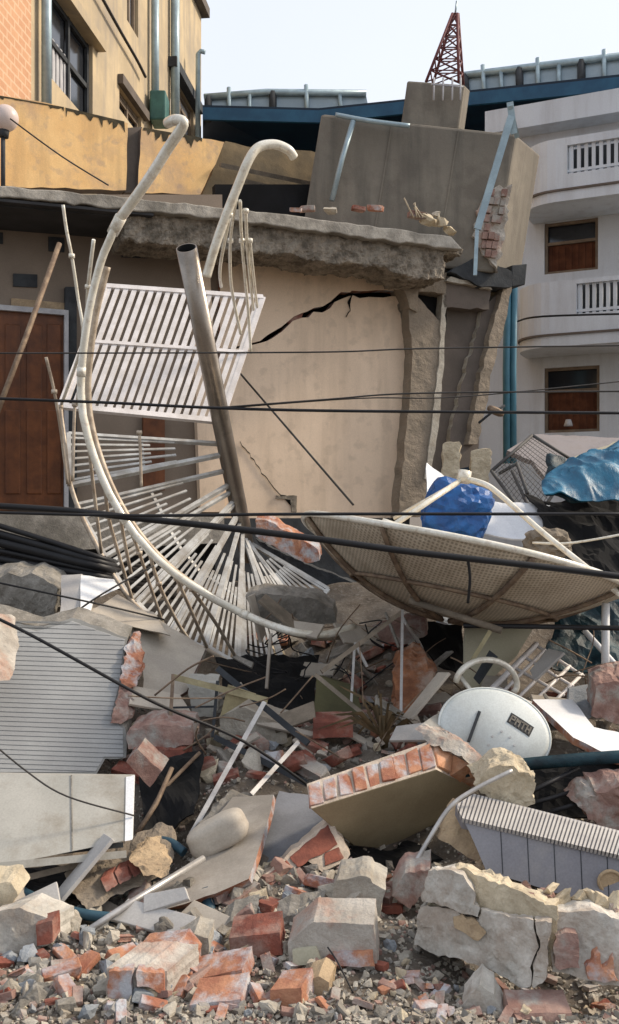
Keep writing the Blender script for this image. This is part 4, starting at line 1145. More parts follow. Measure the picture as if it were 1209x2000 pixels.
# white ring, lattice
rg = [P(950 + 60 * math.cos(a), 1338 + 45 * math.sin(a) * (1.1 if math.sin(a) < 0 else .7), 5.9 + .1 * math.cos(a)) for a in [math.radians(x) for x in range(-175, 40, 12)]]
b = MB(); b.tube(rg, .019, 8); b.tube([P(898, 1320, 5.9), P(934, 1368, 5.8)], .014, 8); tag(b.build('white_hoop', M_RAIL), 'broken white steel hoop standing behind the white offset dish', 'hoop')
lg = empty('window_grille', P(1040, 1370, 6.2), 'tilted white window grille lying on the rubble right of the hoop', 'grille')
b = MB()
G0, G1, G2, G3 = P(950, 1350, 6.0), P(1088, 1258, 6.5), P(1140, 1310, 6.4), P(1108, 1372, 6.0)
G = lambda s, t: P(955, 1352, 6.0).lerp(P(1048, 1258, 6.5), s).lerp(P(1060, 1400, 5.9).lerp(P(1142, 1320, 6.3), s), t)
for s in (0, .12, .5, .72, .98): b.tube([G(s, 0), G(s, 1)], .011, 6)
b.build('grille_bars', M_GRATE, lg)
b = MB()
for t in (0, .18, .45, .7, .95): b.tube([G(0, t), G(1, t)], .012 if t else .02, 6)
b.build('grille_frame', M_GRATE, lg)

# ---- white offset dish with a printed badge
OD = empty('offset_dish', P(960, 1490, 5.0), 'small white offset satellite dish with a black printed badge lying behind the brick-edged wall piece', 'satellite dish')
oc = P(966, 1428, 5.1)
on = Vector((.05, -.90, .42)).normalized()
ox = Vector((.95, .06, -.26)); ox = (ox - on * ox.dot(on)).normalized(); oy = on.cross(ox); oy = oy if oy.z > 0 else -oy
ORX, ORY = .292, .222
def opt(r, a, l=0.0): return oc + ox * (ORX * r * math.cos(a)) + oy * (ORY * r * math.sin(a)) + on * (-.055 * (1 - r * r) * -1 + l)
b = MB(); nr, na = 10, 56
vs = [opt(i / nr, 2 * math.pi * j / na) for i in range(nr + 1) for j in range(na)]
b.add(vs, [(i * na + j, i * na + (j + 1) % na, (i + 1) * na + (j + 1) % na, (i + 1) * na + j) for i in range(nr) for j in range(na)], 0, True)
o = b.build('reflector', M_DISHW, OD); so = o.modifiers.new('solid', 'SOLIDIFY'); so.thickness = .006; so.offset = 0
b = MB(); b.tube([opt(1, 2 * math.pi * j / 56) for j in range(57)], .007, 6, cap=False); b.build('rim', M_DISHW, OD)
# badge: black plate with worn white block letters
def bpt(s, t, l=0.0):
    """badge coordinates, s along, t up, laid on the curved reflector"""
    c = Vector((.118, .052)); a = math.radians(-20)
    X = c.x + s * math.cos(a) - t * math.sin(a); Y = c.y + s * math.sin(a) + t * math.cos(a)
    r2 = (X / ORX) ** 2 + (Y / ORY) ** 2
    return oc + ox * X + oy * Y + on * (.055 * (1 - r2) + l)
b = MB(); n = 6
for i in range(n):
    s0, s1 = -.068 + .136 * i / n, -.068 + .136 * (i + 1) / n
    b.hexa([bpt(s0, -.030, .006), bpt(s1, -.030, .006), bpt(s1, .030, .006), bpt(s0, .030, .006)], [bpt(s0, -.030, .002), bpt(s1, -.030, .002), bpt(s1, .030, .002), bpt(s0, .030, .002)])
bg = b.build('badge', M_INK, OD)
LET = [  # strokes (s0,t0,s1,t1) in a unit cell: blurred capital letters of the worn badge
    [(0, 0, .22, 1), (0, .78, .8, 1), (.58, .4, .8, 1), (0, .40, .8, .6)],
    [(0, 0, .22, 1), (.6, 0, .82, 1), (.22, .5, .6, .9)],
    [(.3, 0, .52, .8), (0, .78, .85, 1)],
    [(0, 0, .22, 1), (0, .40, .8, .6), (.58, 0, .8, .45), (.5, .6, .8, 1)],
]
b = MB()
for k, L in enumerate(LET):
    x0 = -.060 + .031 * k
    for s0, t0, s1, t1 in L:
        f = lambda s, t, l: bpt(x0 + s * .034, -.022 + t * .044, l)
        b.hexa([f(s0, t0, .008), f(s1, t0, .008), f(s1, t1, .008), f(s0, t1, .008)], [f(s0, t0, .0055), f(s1, t0, .0055), f(s1, t1, .0055), f(s0, t1, .0055)])
b.build('lettering', M_CONC, bg)
b = MB()
for s, t in ((.025, -.01), (.072, -.028), (-.018, -.045), (.10, -.062), (.055, -.095), (-.03, -.09)):
    c = oc + ox * s + oy * t; r2 = (s / ORX) ** 2 + (t / ORY) ** 2; c = c + on * (.055 * (1 - r2) + .004)
    b.tube([c - on * .004, c + on * .003], .006, 8)
b.build('bolt', M_STEEL, OD)
b = MB(); b.bar(oc + ox * -.10 + oy * .07 + on * .05, oc + ox * -.135 + oy * -.10 + on * .06, .016, .012); b.build('feed_arm', M_DARKGR, OD)
slab('white_board', [(818, 1418), (846, 1398), (930, 1360), (965, 1358), (1000, 1372), (905, 1440), (838, 1440)], plane3((826, 1415, 5.08), (965, 1358, 5.3), (905, 1440, 5.06)), (0, .03, -.01), M_WHITEP, amp=0, label='white board wedged behind the upper left rim of the offset dish', cat='board', bevel=.005)
wp = slab('white_board', [(1040, 1366), (1118, 1366), (1160, 1420), (1260, 1440), (1260, 1490), (1190, 1475), (1120, 1440)], plane3((1040, 1366, 5.6), (1118, 1366, 5.75), (1209, 1465, 4.95)), (0, .02, -.04), M_WHITE, side=M_BRICK, amp=1, step=20, label='clean white triangular board lying right of the offset dish', cat='board')
slab('grey_board', [(1112, 1345), (1160, 1338), (1165, 1385), (1140, 1420), (1108, 1390)], plane3((1112, 1345, 5.9), (1160, 1338, 5.9), (1130, 1420, 5.6)), (0, .04, 0), M_BLUEGR, amp=1, label='small grey board between the grille and the white triangular board', cat='board')
slab('pillar_piece', [(1162, 1345), (1185, 1332), (1260, 1328), (1260, 1420), (1200, 1412), (1158, 1400)], vplane(1100, 5.5, 1209, 5.5), (.05, .3, .06), M_PINK, rough=(.014, .03, .08), step=10, amp=3, label='broken brick pillar piece at the right edge above the white board', cat='pillar piece')

# ---- black pipe and sheets at the right
seg('black_pipe', [(830, 1516, 4.8), (960, 1500, 4.8), (1100, 1486, 4.75), (1240, 1476, 4.7)], .032, M_TEAL, label='dark plastic pipe lying from the offset dish to the right edge', cat='pipe')
cloth('tarp_or_shade_sheet', [(975, 1505, 4.95), (1260, 1480, 4.95), (1260, 1600, 4.8), (960, 1600, 4.7)], 24, 12, .05, M_DARK, 21, 'black plastic sheet hanging under the dark pipe at the right', 'plastic sheet', fr=5)
for i, (a, c) in enumerate((((1000, 1580, 4.6), (1160, 1535, 4.75)), ((1010, 1560, 4.6), (1130, 1500, 4.75)), ((1060, 1590, 4.6), (1215, 1545, 4.7)))):
    seg('dark_rod', [(*a[:2], a[2]), (*c[:2], c[2])], .012, M_CABLE, smooth=False, label=('lowest', 'topmost', 'rightmost')[i] + ' of three dark rods on the black sheet above the grooved grey slab', cat='rod', group='dark rods on the black sheet')
slab('render_lump', [(1120, 1580), (1150, 1555), (1209, 1530), (1260, 1530), (1260, 1640), (1180, 1620)], vplane(1000, 4.6, 1209, 4.5), (0, .2, .03), M_PINK, rough=(.014, .04, .09), step=9, amp=4, label='pinkish rubble lump at the right edge above the grooved grey slab', cat='rubble lump')

# ---- hero wall piece with brick edge
hw = empty('brick_wall_piece', P(760, 1600, 4.7), 'tilted piece of plastered wall showing its orange brick edge, in the middle of the rubble', 'wall piece')
hpl = plane3((606, 1580, 4.35), (852, 1503, 4.62), (700, 1655, 4.75))
fa = [hpl.hit(*c) for c in ((606, 1580), (852, 1503), (928, 1541), (850, 1640), (780, 1662), (690, 1652))]
bk_ = [P(598, 1530, 4.47), P(842, 1449, 4.78), P(962, 1508, 4.68), fa[3] + Vector((.02, .2, .1)), fa[4] + Vector((.01, .2, .1)), fa[5] + Vector((0, .15, .1))]
b = MB(); b.add(fa + bk_, [(0, 1, 2, 3, 4, 5)], 0); b.add(fa + bk_, [(11, 10, 9, 8, 7, 6), (0, 6, 7, 1), (1, 7, 8, 2), (2, 8, 9, 3), (3, 9, 10, 4), (4, 10, 11, 5), (5, 11, 6, 0)], 1)
b.build('plastered_body', [mat('khaki_plaster', (.40, .33, .21), (.34, .275, .17), 2.5, bump=.1, stain=(.27, .215, .13), stain_amt=.4, stain_scale=3), M_MORTAR], hw, .006)
rr = random.Random(31)
def brick_strip(p0, p1, q0, q1, n, m, gap, up):
    for k in range(n):
        f0, f1 = (k + gap) / n, (k + 1 - gap) / n
        lo_, hi_ = .10, .90
        a = p0.lerp(p1, f0); c = p0.lerp(p1, f1); d_ = q0.lerp(q1, f1); e = q0.lerp(q1, f0)
        v = [a.lerp(e, lo_), c.lerp(d_, lo_), c.lerp(d_, hi_), a.lerp(e, hi_)]
        v = [x + Vector((rr.uniform(-1, 1), rr.uniform(-1, 1), rr.uniform(-1, 1))) * .006 for x in v]
        up_j = up * rr.uniform(.3, 1.5); b = MB(); b.hexa([x + up_j for x in v], [x - up * 2 for x in v]); b.build('brick', m, hw, .004)
up_ = (fa[1] - fa[0]).cross(bk_[0] - fa[0]).normalized(); up_ = up_ if up_.z > 0 else -up_
brick_strip(fa[0], fa[1], bk_[0], bk_[1], 9, M_BRICK, .07, up_ * .009)
upr = (fa[2] - fa[1]).cross(bk_[1] - fa[1]).normalized(); upr = upr if upr.x > 0 else -upr
brick_strip(fa[1], fa[2], bk_[1], bk_[2], 3, mat('sunlit_orange_brick', (.62, .33, .19), (.50, .23, .12), 9, stain=(.60, .50, .40), stain_amt=.6, stain_scale=7, bump=.4), .06, upr * .01)  # lighter brick copy; sun on the right end put into colour
slab('broken_top', [(842, 1452), (862, 1440), (900, 1448), (930, 1468), (965, 1500), (958, 1514), (905, 1482)], plane3((842, 1452, 4.74), (930, 1468, 4.72), (958, 1514, 4.62)), (-.05, .2, .02), M_MIXBLOCK, hw, rough=(.010, .03, .06), step=8, amp=3)
slab('mortar_lump', [(930, 1530), (965, 1505), (1010, 1498), (1042, 1520), (1046, 1570), (1020, 1580), (960, 1558)], vplane(900, 4.45, 1046, 4.4), (0, .22, .02), M_BONE, rough=(.010, .035, .06), step=9, amp=4, label='bone coloured lump of mortar between the brick-edged wall piece and grooved slab', cat='mortar lump')
slab('tan_render_shard', [(868, 1600), (890, 1562), (908, 1590), (925, 1615), (945, 1670), (930, 1680), (880, 1650), (858, 1640)], plane3((868, 1600, 4.35), (925, 1600, 4.3), (930, 1680, 4.15)), (0, .10, -.02), M_TAN, rough=(.012, .02, .06), step=10, amp=2, label='tan shard of broken render standing under the brick-edged wall piece', cat='render shard')
seg('bent_rod', [(1000, 1505, 4.3), (930, 1540, 4.25), (880, 1575, 4.2), (840, 1635, 4.15), (800, 1705, 4.1)], .010, M_STEEL, label='bent pale rod hooked over the brick-edged wall piece', cat='rod')

# ---- grooved grey slab at the right
gs = empty('grooved_grey_slab', P(1060, 1720, 4.2), 'grey tiled slab with a pale grooved top strip and a round hole at the right', 'slab')
gp = plane3((925, 1605, 4.12), (1209, 1672, 3.95), (950, 1700, 4.02))
face = [(903, 1598), (925, 1605), (1209, 1672), (1260, 1684), (1260, 1795), (1209, 1778), (1080, 1742), (950, 1702), (930, 1655)]
slab('tile_face', face, gp, (0, .12, .01), M_GREYT, gs, amp=1, step=30)
tp = plane3((903, 1600, 4.11), (1209, 1668, 3.94), (920, 1552, 4.42))
band = [(890, 1572), (925, 1550), (1209, 1622), (1260, 1635), (1260, 1682), (1209, 1670), (903, 1598)]
slab('groove_bed', band, tp, (0, .02, -.05), M_GREYT, gs, amp=0, off=-.006)
b = MB()
for k in range(48):
    x = 885 + k * 8.2
    q = clip_half(clip_half(band, 1, .32, x + .32 * 1600), -1, -.32, -(x + 4.8 + .32 * 1600))
    if len(q) >= 3: b.prism([tp.hit(*c, .003) for c in q], (0, .01, -.02))
b.build('groove_strip', M_STRIPE, gs)
for k in range(1, 6):
    x = 925 + k * 52
    b = MB(); b.prism([gp.hit(*c, .002) for c in ((x, 1605 + (x - 925) * .236 + 4), (x + 1.5, 1605 + (x - 925) * .236 + 4), (x + 6, 1700 + (x - 950) * .29), (x + 4.5, 1700 + (x - 950) * .29))], (0, .006, 0)); b.build('tile_joint', M_DARKGR, gs)
hc = gp.hit(1192, 1722, .003)
b = MB(); hr = [hc + Vector((math.cos(a) * .045, 0, math.sin(a) * .042)) for a in [2 * math.pi * k / 24 for k in range(24)]]
b.tube(hr + [hr[0], hr[1]], .008, 6, cap=False); b.prism([hc + (p - hc) * .9 - Vector((0, .003, 0)) for p in hr], (0, .003, 0)); b.build('round_hole', M_TAN, gs)

# ================================================================== left side
rp_ = plane3((0, 1400, 5.3), (240, 1400, 5.45), (130, 1230, 5.75))
rib_out = [(-60, 1200), (0, 1205), (70, 1228), (140, 1206), (250, 1245), (242, 1290), (236, 1340), (222, 1400), (245, 1422), (246, 1480), (205, 1482), (188, 1512), (-60, 1512)]
rw = empty('ribbed_wall', rp_.hit(100, 1510), 'fallen grey wall with fine horizontal ribs and a jagged right edge at the left', 'wall')
slab('wall_sheet', rib_out, rp_, (0, .16, .05), M_RIB, rw, side=M_CONC, step=18, amp=2)
b = MB()
rr = random.Random(8)
inn_out = [(-60, 1208), (0, 1212), (70, 1234), (140, 1214), (244, 1250), (238, 1290), (232, 1340), (216, 1400), (240, 1425), (241, 1478), (203, 1478), (186, 1508), (-60, 1508)]
y = 1206.0
while y < 1510:
    q = clip_half(clip_half(inn_out, -.035, 1, y), .035, -1, -(y + 8.5))
    if len(q) >= 3:
        top_in = [rp_.hit(x, yy, .0015 if yy < y + .035 * x + 3 else .0045) for x, yy in q]
        b.prism(top_in, (0, .012, .004))
    y += 9.2
b.build('rib', mat('ribbed_grey_lip', (.31, .315, .31), (.26, .262, .26), 2.5, rough=.7, bump=.05), rw)
slab('brick_edge', [(246, 1262), (262, 1248), (276, 1290), (270, 1336), (250, 1345), (238, 1330), (240, 1290)], rp_, (0, .14, .03), M_BRICK, rw, rough=(.010, .03, .05), step=7, amp=4, off=.03)
slab('brick_edge', [(230, 1350), (258, 1350), (244, 1412), (216, 1412)], rp_, (0, .14, .03), M_PINK, rw, rough=(.010, .03, .05), step=7, amp=4, off=.03)
# slabs above the ribbed wall
slab('pale_slab', [(120, 1124), (158, 1122), (155, 1215), (118, 1210)], plane3((120, 1124, 6.6), (158, 1122, 6.6), (118, 1210, 6.2)), (0, .05, 0), M_STRIPE, amp=1, label='narrow grey-green board standing above the ribbed wall', cat='board')
slab('pale_slab', [(158, 1124), (220, 1132), (232, 1150), (182, 1170), (172, 1205), (156, 1200)], plane3((158, 1124, 6.6), (220, 1132, 6.7), (160, 1200, 6.2)), (0, .04, 0), M_WHITE, amp=1, label='bright white board above the ribbed wall', cat='board')
slab('fallen_slab', [(165, 1200), (230, 1160), (320, 1215), (402, 1268), (365, 1350), (335, 1372), (280, 1345), (278, 1290), (250, 1250), (180, 1230)], plane3((180, 1220, 6.2), (400, 1270, 6.4), (320, 1370, 5.8)), (0, .10, -.03), M_SMOOTH, side=M_PINK, step=18, amp=2, label='big smooth beige slab lying under the staircase beside the ribbed wall', cat='slab')
slab('fallen_slab', [(180, 1185), (300, 1195), (330, 1240), (240, 1220), (160, 1240)], plane3((180, 1185, 6.5), (300, 1195, 6.6), (240, 1235, 6.1)), (0, .08, -.02), M_SMOOTH, step=16, amp=3, label='thin pale slab lying flat behind the top of the smooth beige slab', cat='slab')
slab('wall_lump', [(-60, 1120), (60, 1115), (110, 1150), (112, 1200), (60, 1225), (-60, 1215)], vplane(0, 6.7, 112, 6.6), (0, .35, .05), M_CONC, rough=(.02, .06, .14), step=14, amp=5, label='grey concrete lump at the left edge above the ribbed wall', cat='rubble lump')
slab('wall_lump', [(-60, 1215), (20, 1225), (30, 1270), (12, 1330), (-60, 1335)], plane3((0, 1220, 5.4), (30, 1270, 5.35), (0, 1330, 5.1)), (0, .1, .05), M_MIXBLOCK, rough=(.014, .04, .09), step=12, amp=4, label='pale plaster lump at the left edge over the ribbed wall', cat='rubble lump')
blob('dark_tank', 100, 1150, 6.9, 110, 40, .25, 14, M_DARKGR, 'dark bag jammed between the grey lump and narrow board above the ribbed wall', 'bag', .2)
# bundle of black cables behind the stairs
for k in range(6):
    y0 = 1026 + k * 17; y1 = 1092 + k * 9
    seg('bundled_cable', [(-30, y0 - 8, 7.0), (100, (y0 + y1) / 2 - 1, 7.0), (205, y1, 7.0), (250, y1 + 10, 7.7), (340, y1 + 26, 8.7)], .020 + .008 * (k % 3), M_CABLE, label='thick black cable in the bundle sagging in front of the floor edge at the left', cat='cable', group='black cable bundle')
# white panel and timbers
wpn = empty('fallen_board', P(130, 1690, 4.2), 'large dirty white panel lying on the rubble at the left edge', 'board')
wpl = plane3((0, 1512, 4.45), (262, 1515, 4.5), (0, 1692, 4.05))
slab('panel_sheet', [(-60, 1511), (0, 1512), (262, 1516), (258, 1640), (120, 1668), (0, 1692), (-60, 1700)], wpl, (0, .035, 0), M_WHITEP, wpn, amp=0, bevel=.006)
slab('panel_edge', [(246, 1518), (262, 1516), (258, 1640), (244, 1643)], wpl, (0, .02, 0), M_WHITE, wpn, amp=0, off=.004)
b = MB(); b.prism([wpl.hit(*c, .004) for c in ((138, 1514), (140, 1514), (142, 1661), (140, 1661))], (0, .006, 0)); b.build('panel_joint', M_CONC, wpn)
b = MB(); b.bar(P(-40, 1696, 4.0), P(246, 1668, 4.2), .03, .03); tag(b.build('white_batten', M_WHITEP), 'thin white batten lying under the lower edge of the white panel', 'batten')
b = MB(); b.bar(P(20, 1722, 4.05), P(150, 1690, 4.2), .025, .03); tag(b.build('timber_batten', M_TIMBER), 'brown timber batten under the white batten at the left', 'batten')
b = MB(); b.bar(P(-40, 1680, 4.1), P(240, 1650, 4.28), .022, .03); tag(b.build('dark_batten', M_DARKGR), 'dark batten between the white panel and the white batten', 'batten')
seg('blue_hose', [(30, 1735, 4.1), (90, 1765, 4.0), (160, 1785, 3.95), (230, 1792, 3.95), (290, 1785, 4.0), (330, 1750, 4.1)], .022, M_HOSE, label='dark blue hose curving along the ground under the white panel', cat='hose')
seg('blue_hose', [(290, 1640, 4.5), (330, 1645, 4.45), (360, 1665, 4.4)], .022, M_HOSE, label='short blue hose end between the white panel and the rounded lump', cat='hose')
# broken column on its side
bc = empty('fallen_column', P(230, 1770, 4.1), 'fallen brick column with a rough broken end lying under the white panel', 'column')
cA = [P(126, 1706, 4.25), P(210, 1690, 4.3), P(312, 1648, 4.5), P(330, 1700, 4.3), P(165, 1776, 4.0), P(140, 1760, 4.0)]
slab('column_core', [(126, 1706), (205, 1700), (300, 1648), (322, 1658), (330, 1705), (170, 1778), (150, 1760)], plane3((126, 1706, 4.15), (310, 1650, 4.35), (165, 1776, 3.98)), (0, .25, .02), M_COLUMN, bc, rough=(.012, .03, .07), step=12, amp=2)
b = MB(); cpl = plane3((126, 1706, 4.10), (310, 1650, 4.30), (165, 1776, 3.93))
for k in range(4):
    x = 196 + k * 27; yb_ = 1716 - k * 14
    q = [(x, yb_), (x + 22, yb_ - 11), (x + 34, yb_ + 12), (x + 12, yb_ + 26)]
    bb = MB(); bb.prism([cpl.hit(*c) for c in resample(q, 6, 1.5, rr)], (0, .08, 0)); bb.build('brick', M_REDBRICK, bc, .004)
slab('column_end', [(255, 1668), (300, 1645), (330, 1690), (322, 1708), (282, 1712)], plane3((255, 1668, 4.2), (310, 1650, 4.3), (300, 1712, 4.05)), (0, .1, 0), M_TAN, bc, rough=(.009, .03, .05), step=8, amp=3)
seg('steel_angle', [(135, 1842, 3.72), (260, 1760, 3.95), (398, 1676, 4.2)], .014, M_STEEL, smooth=False, label='long pale steel rod pointing down left across the fallen column', cat='rod')
b = MB(); b.bar(P(150, 1775, 4.0), P(330, 1705, 4.25), .02, .02); tag(b.build('dark_batten', M_DARKGR), 'dark batten along the lower side of the fallen column', 'batten')

# gate frame
gf = empty('bent_gate_frame', P(450, 1560, 5.2), 'bent yellowish steel gate frame standing in the rubble left of the brick-edged wall piece', 'frame')
for nm_, a, c, w_, m in (('top_bar', (338, 1322, 5.6), (522, 1368, 5.4), .034, M_OLIVE), ('upright', (338, 1318, 5.6), (328, 1490, 5.3), .02, M_RUST), ('upright', (328, 1490, 5.3), (308, 1560, 5.2), .018, M_RUST),
                         ('dark_bar', (425, 1306, 5.7), (602, 1452, 5.3), .035, M_DARKGR), ('crossbar', (338, 1382, 5.6), (420, 1380, 5.6), .012, M_DARKGR), ('crossbar', (425, 1330, 5.6), (415, 1440, 5.5), .018, M_DARKGR),
                         ('long_bar', (516, 1372, 5.3), (372, 1632, 4.75), .024, M_STEEL), ('long_bar', (582, 1450, 5.2), (490, 1552, 4.9), .022, M_STEEL), ('dark_bar', (420, 1440, 5.4), (600, 1530, 5.1), .032, M_DARKGR)):
    b = MB(); b.bar(P(*a), P(*c), w_, .02); b.build(nm_, m, gf)
b = MB(); q = [P(445, 1338, 5.48), P(500, 1356, 5.45), P(430, 1400, 5.5)]; b.prism(q, (0, .02, 0)); b.build('gusset', M_OLIVE, gf)
seg('rusty_rod', [(336, 1500, 5.0), (305, 1570, 4.85), (268, 1628, 4.7)], .012, M_RUST, smooth=False, label='rusty rod slanting down beside the right end of the white panel', cat='rod')
seg('rusty_rod', [(390, 1470, 5.2), (320, 1540, 5.0), (262, 1640, 4.75)], .010, M_RUST, smooth=False, label='thinner rusty rod running below the bent gate frame to the white panel', cat='rod')
# slabs and lump in the middle
slab('leaning_slab', [(455, 1556), (534, 1552), (522, 1608), (486, 1716), (420, 1745), (275, 1792), (250, 1778), (368, 1690), (400, 1620)], plane3((530, 1555, 4.75), (400, 1620, 4.6), (275, 1790, 4.0)), (.01, .05, -.04), M_LEANSLAB, side=M_BRICK, step=20, amp=1.5, label='dusty beige slab leaning under the rounded lump, with a reddish lower edge', cat='slab')
blob('rounded_lump', 425, 1628, 4.40, 118, 60, .14, 3, M_SMOOTH, 'smooth rounded beige cushion-like lump lying on the dusty leaning slab', 'cushion', .035, facet=False, rot=-.50, pow_=4)
slab('grey_lump', [(395, 1600), (450, 1545), (500, 1560), (500, 1600), (470, 1640), (380, 1670), (365, 1640)], plane3((395, 1600, 4.75), (500, 1560, 4.85), (380, 1665, 4.55)), (0, .12, -.02), M_CONC, rough=(.014, .03, .1), step=12, amp=3, label='dusty grey lump just behind the rounded beige cushion', cat='rubble lump')
slab('blue_grey_slab', [(528, 1590), (545, 1545), (640, 1560), (648, 1602), (500, 1735), (484, 1724)], plane3((528, 1590, 4.8), (640, 1570, 4.85), (490, 1730, 4.3)), (.02, .05, -.03), M_BLUESLAB, step=18, amp=2, label='blue grey slab leaning right of the dusty beige slab', cat='slab')
bw = empty('brick_faced_slab', P(580, 1720, 4.3), 'triangular wall piece with a dark red brick face below the blue grey slab', 'wall piece')
bwp = plane3((490, 1735, 4.2), (648, 1600, 4.55), (680, 1668, 4.45))
slab('mortar_frame', [(484, 1736), (645, 1598), (684, 1668), (676, 1684), (628, 1702), (600, 1680), (505, 1752)], bwp, (0, .10, -.01), M_MORTAR, bw, step=14, amp=2)
for q in ([(495, 1732), (560, 1682), (575, 1700), (512, 1742)], [(566, 1676), (640, 1612), (660, 1650), (582, 1694)], [(634, 1668), (662, 1656), (672, 1676), (634, 1692)]):
    slab('brick', q, bwp, (0, .06, 0), M_REDBRICK, bw, step=8, amp=1.5, off=.008, bevel=.003)
slab('dark_plank', [(560, 1840), (640, 1780), (655, 1795), (600, 1850), (565, 1862)], plane3((560, 1840, 3.85), (650, 1785, 4.0), (565, 1860, 3.8)), (0, .06, -.01), M_DARKGR, step=12, amp=2, label='dark plank wedged in the rubble above the mortared brick block', cat='plank')
seg('dark_tube', [(404, 1740, 4.1), (408, 1780, 4.02), (402, 1812, 3.95)], .03, M_HOSE, label='stub of dark blue tube standing below the dusty leaning slab', cat='tube')

# ================================================================== big foreground blocks
fw = empty('fallen_wall_block', P(950, 1890, 3.6), 'long dirty white fallen wall block with thick broken brick end at the lower right', 'wall block')
fp1 = plane3((815, 1700, 3.70), (1075, 1800, 3.37), (815, 1845, 3.63))
for q_, o_ in (([(838, 1702), (880, 1700), (905, 1712), (930, 1740), (930, 1765), (940, 1772), (936, 1790), (905, 1784), (870, 1768), (822, 1762)], .012),
        ([(821, 1767), (868, 1773), (903, 1789), (938, 1795), (945, 1774), (985, 1788), (1040, 1796), (1052, 1850), (1036, 1880), (1038, 1930), (1010, 1930), (965, 1898), (880, 1872), (810, 1846), (814, 1800)], 0),
        ([(1045, 1797), (1078, 1800), (1072, 1860), (1066, 1915), (1045, 1932), (1042, 1928), (1041, 1882), (1057, 1850)], .010)):
    slab('rendered_face', q_, fp1, (.05, .24, -.06), M_BLOCKPALE, fw, rough=(.008, .020, .05), step=10, amp=2.2, off=o_)
slab('block_core', [(848, 1704), (905, 1700), (960, 1722), (1040, 1756), (1085, 1774), (1082, 1880), (1050, 1900), (960, 1880), (825, 1835)], fp1, (.05, .16, -.03), M_BONE, fw, rough=(.008, .02, .05), step=9, amp=4, off=-.05)
slab('bared_patch', [(884, 1795), (905, 1788), (935, 1800), (950, 1822), (932, 1836), (910, 1822), (890, 1812)], fp1, (.0, .02, .0), M_TAN, fw, rough=(.008, .012, .05), step=7, amp=3, off=.010)
fp2 = plane3((1070, 1800, 3.43), (1209, 1790, 3.38), (1085, 1900, 3.36))
slab('block_end', [(1072, 1798), (1090, 1780), (1160, 1776), (1209, 1800), (1260, 1800), (1260, 1925), (1209, 1922), (1150, 1915), (1080, 1898)], fp2, (.04, .22, -.04), M_BLOCKPALE, fw, rough=(.009, .016, .06), step=12, amp=3)
for q in ([(1086, 1826), (1126, 1822), (1128, 1890), (1086, 1892)], [(1146, 1890), (1168, 1856), (1182, 1890), (1200, 1870), (1212, 1918), (1150, 1912)], [(1015, 1760), (1050, 1762), (1052, 1792), (1020, 1786)]):
    slab('bared_brick', q, fp2 if q[0][0] > 1050 else fp1, (0, .05, 0), M_PINK if q[0][0] < 1100 else M_BRICK, fw, rough=(.009, .02, .05), step=8, amp=3, off=.028 if q[0][0] > 1050 else -.06)
rr = random.Random(77)
for k in range(34):   # crumbs of mortar along the top of the block
    t = rr.random(); x = 925 + t * 285; yy = 1716 + t * 62 + rr.uniform(-6, 30); d = 3.74 - .2 * t
    sz = rr.uniform(.05, .12)
    piece('mortar_crumb', 'c', rr.randrange(14), M_BONE if rr.random() < .7 else M_PINK, P(x, yy, d), sz, (rr.uniform(0, 6), rr.uniform(0, 6), rr.uniform(0, 6)), 'pale crumb of mortar on the broken top of the long dirty white block', 'mortar crumb', 'mortar crumbs on the fallen wall block')

def block(name, pts, d0, d1, back, m, label, cat, rough=(.008, .009, .04), parent=None, step=9, amp=1.5, group=None):
    xs = [p[0] for p in pts]; ys = [p[1] for p in pts]
    pl = plane3((min(xs), max(ys), d0), (max(xs), max(ys), d1), ((min(xs) + max(xs)) / 2, min(ys), (d0 + d1) / 2 + .02))
    return slab(name, pts, pl, back, m, parent, rough=rough, step=step, amp=amp, label=label, cat=cat, group=group)
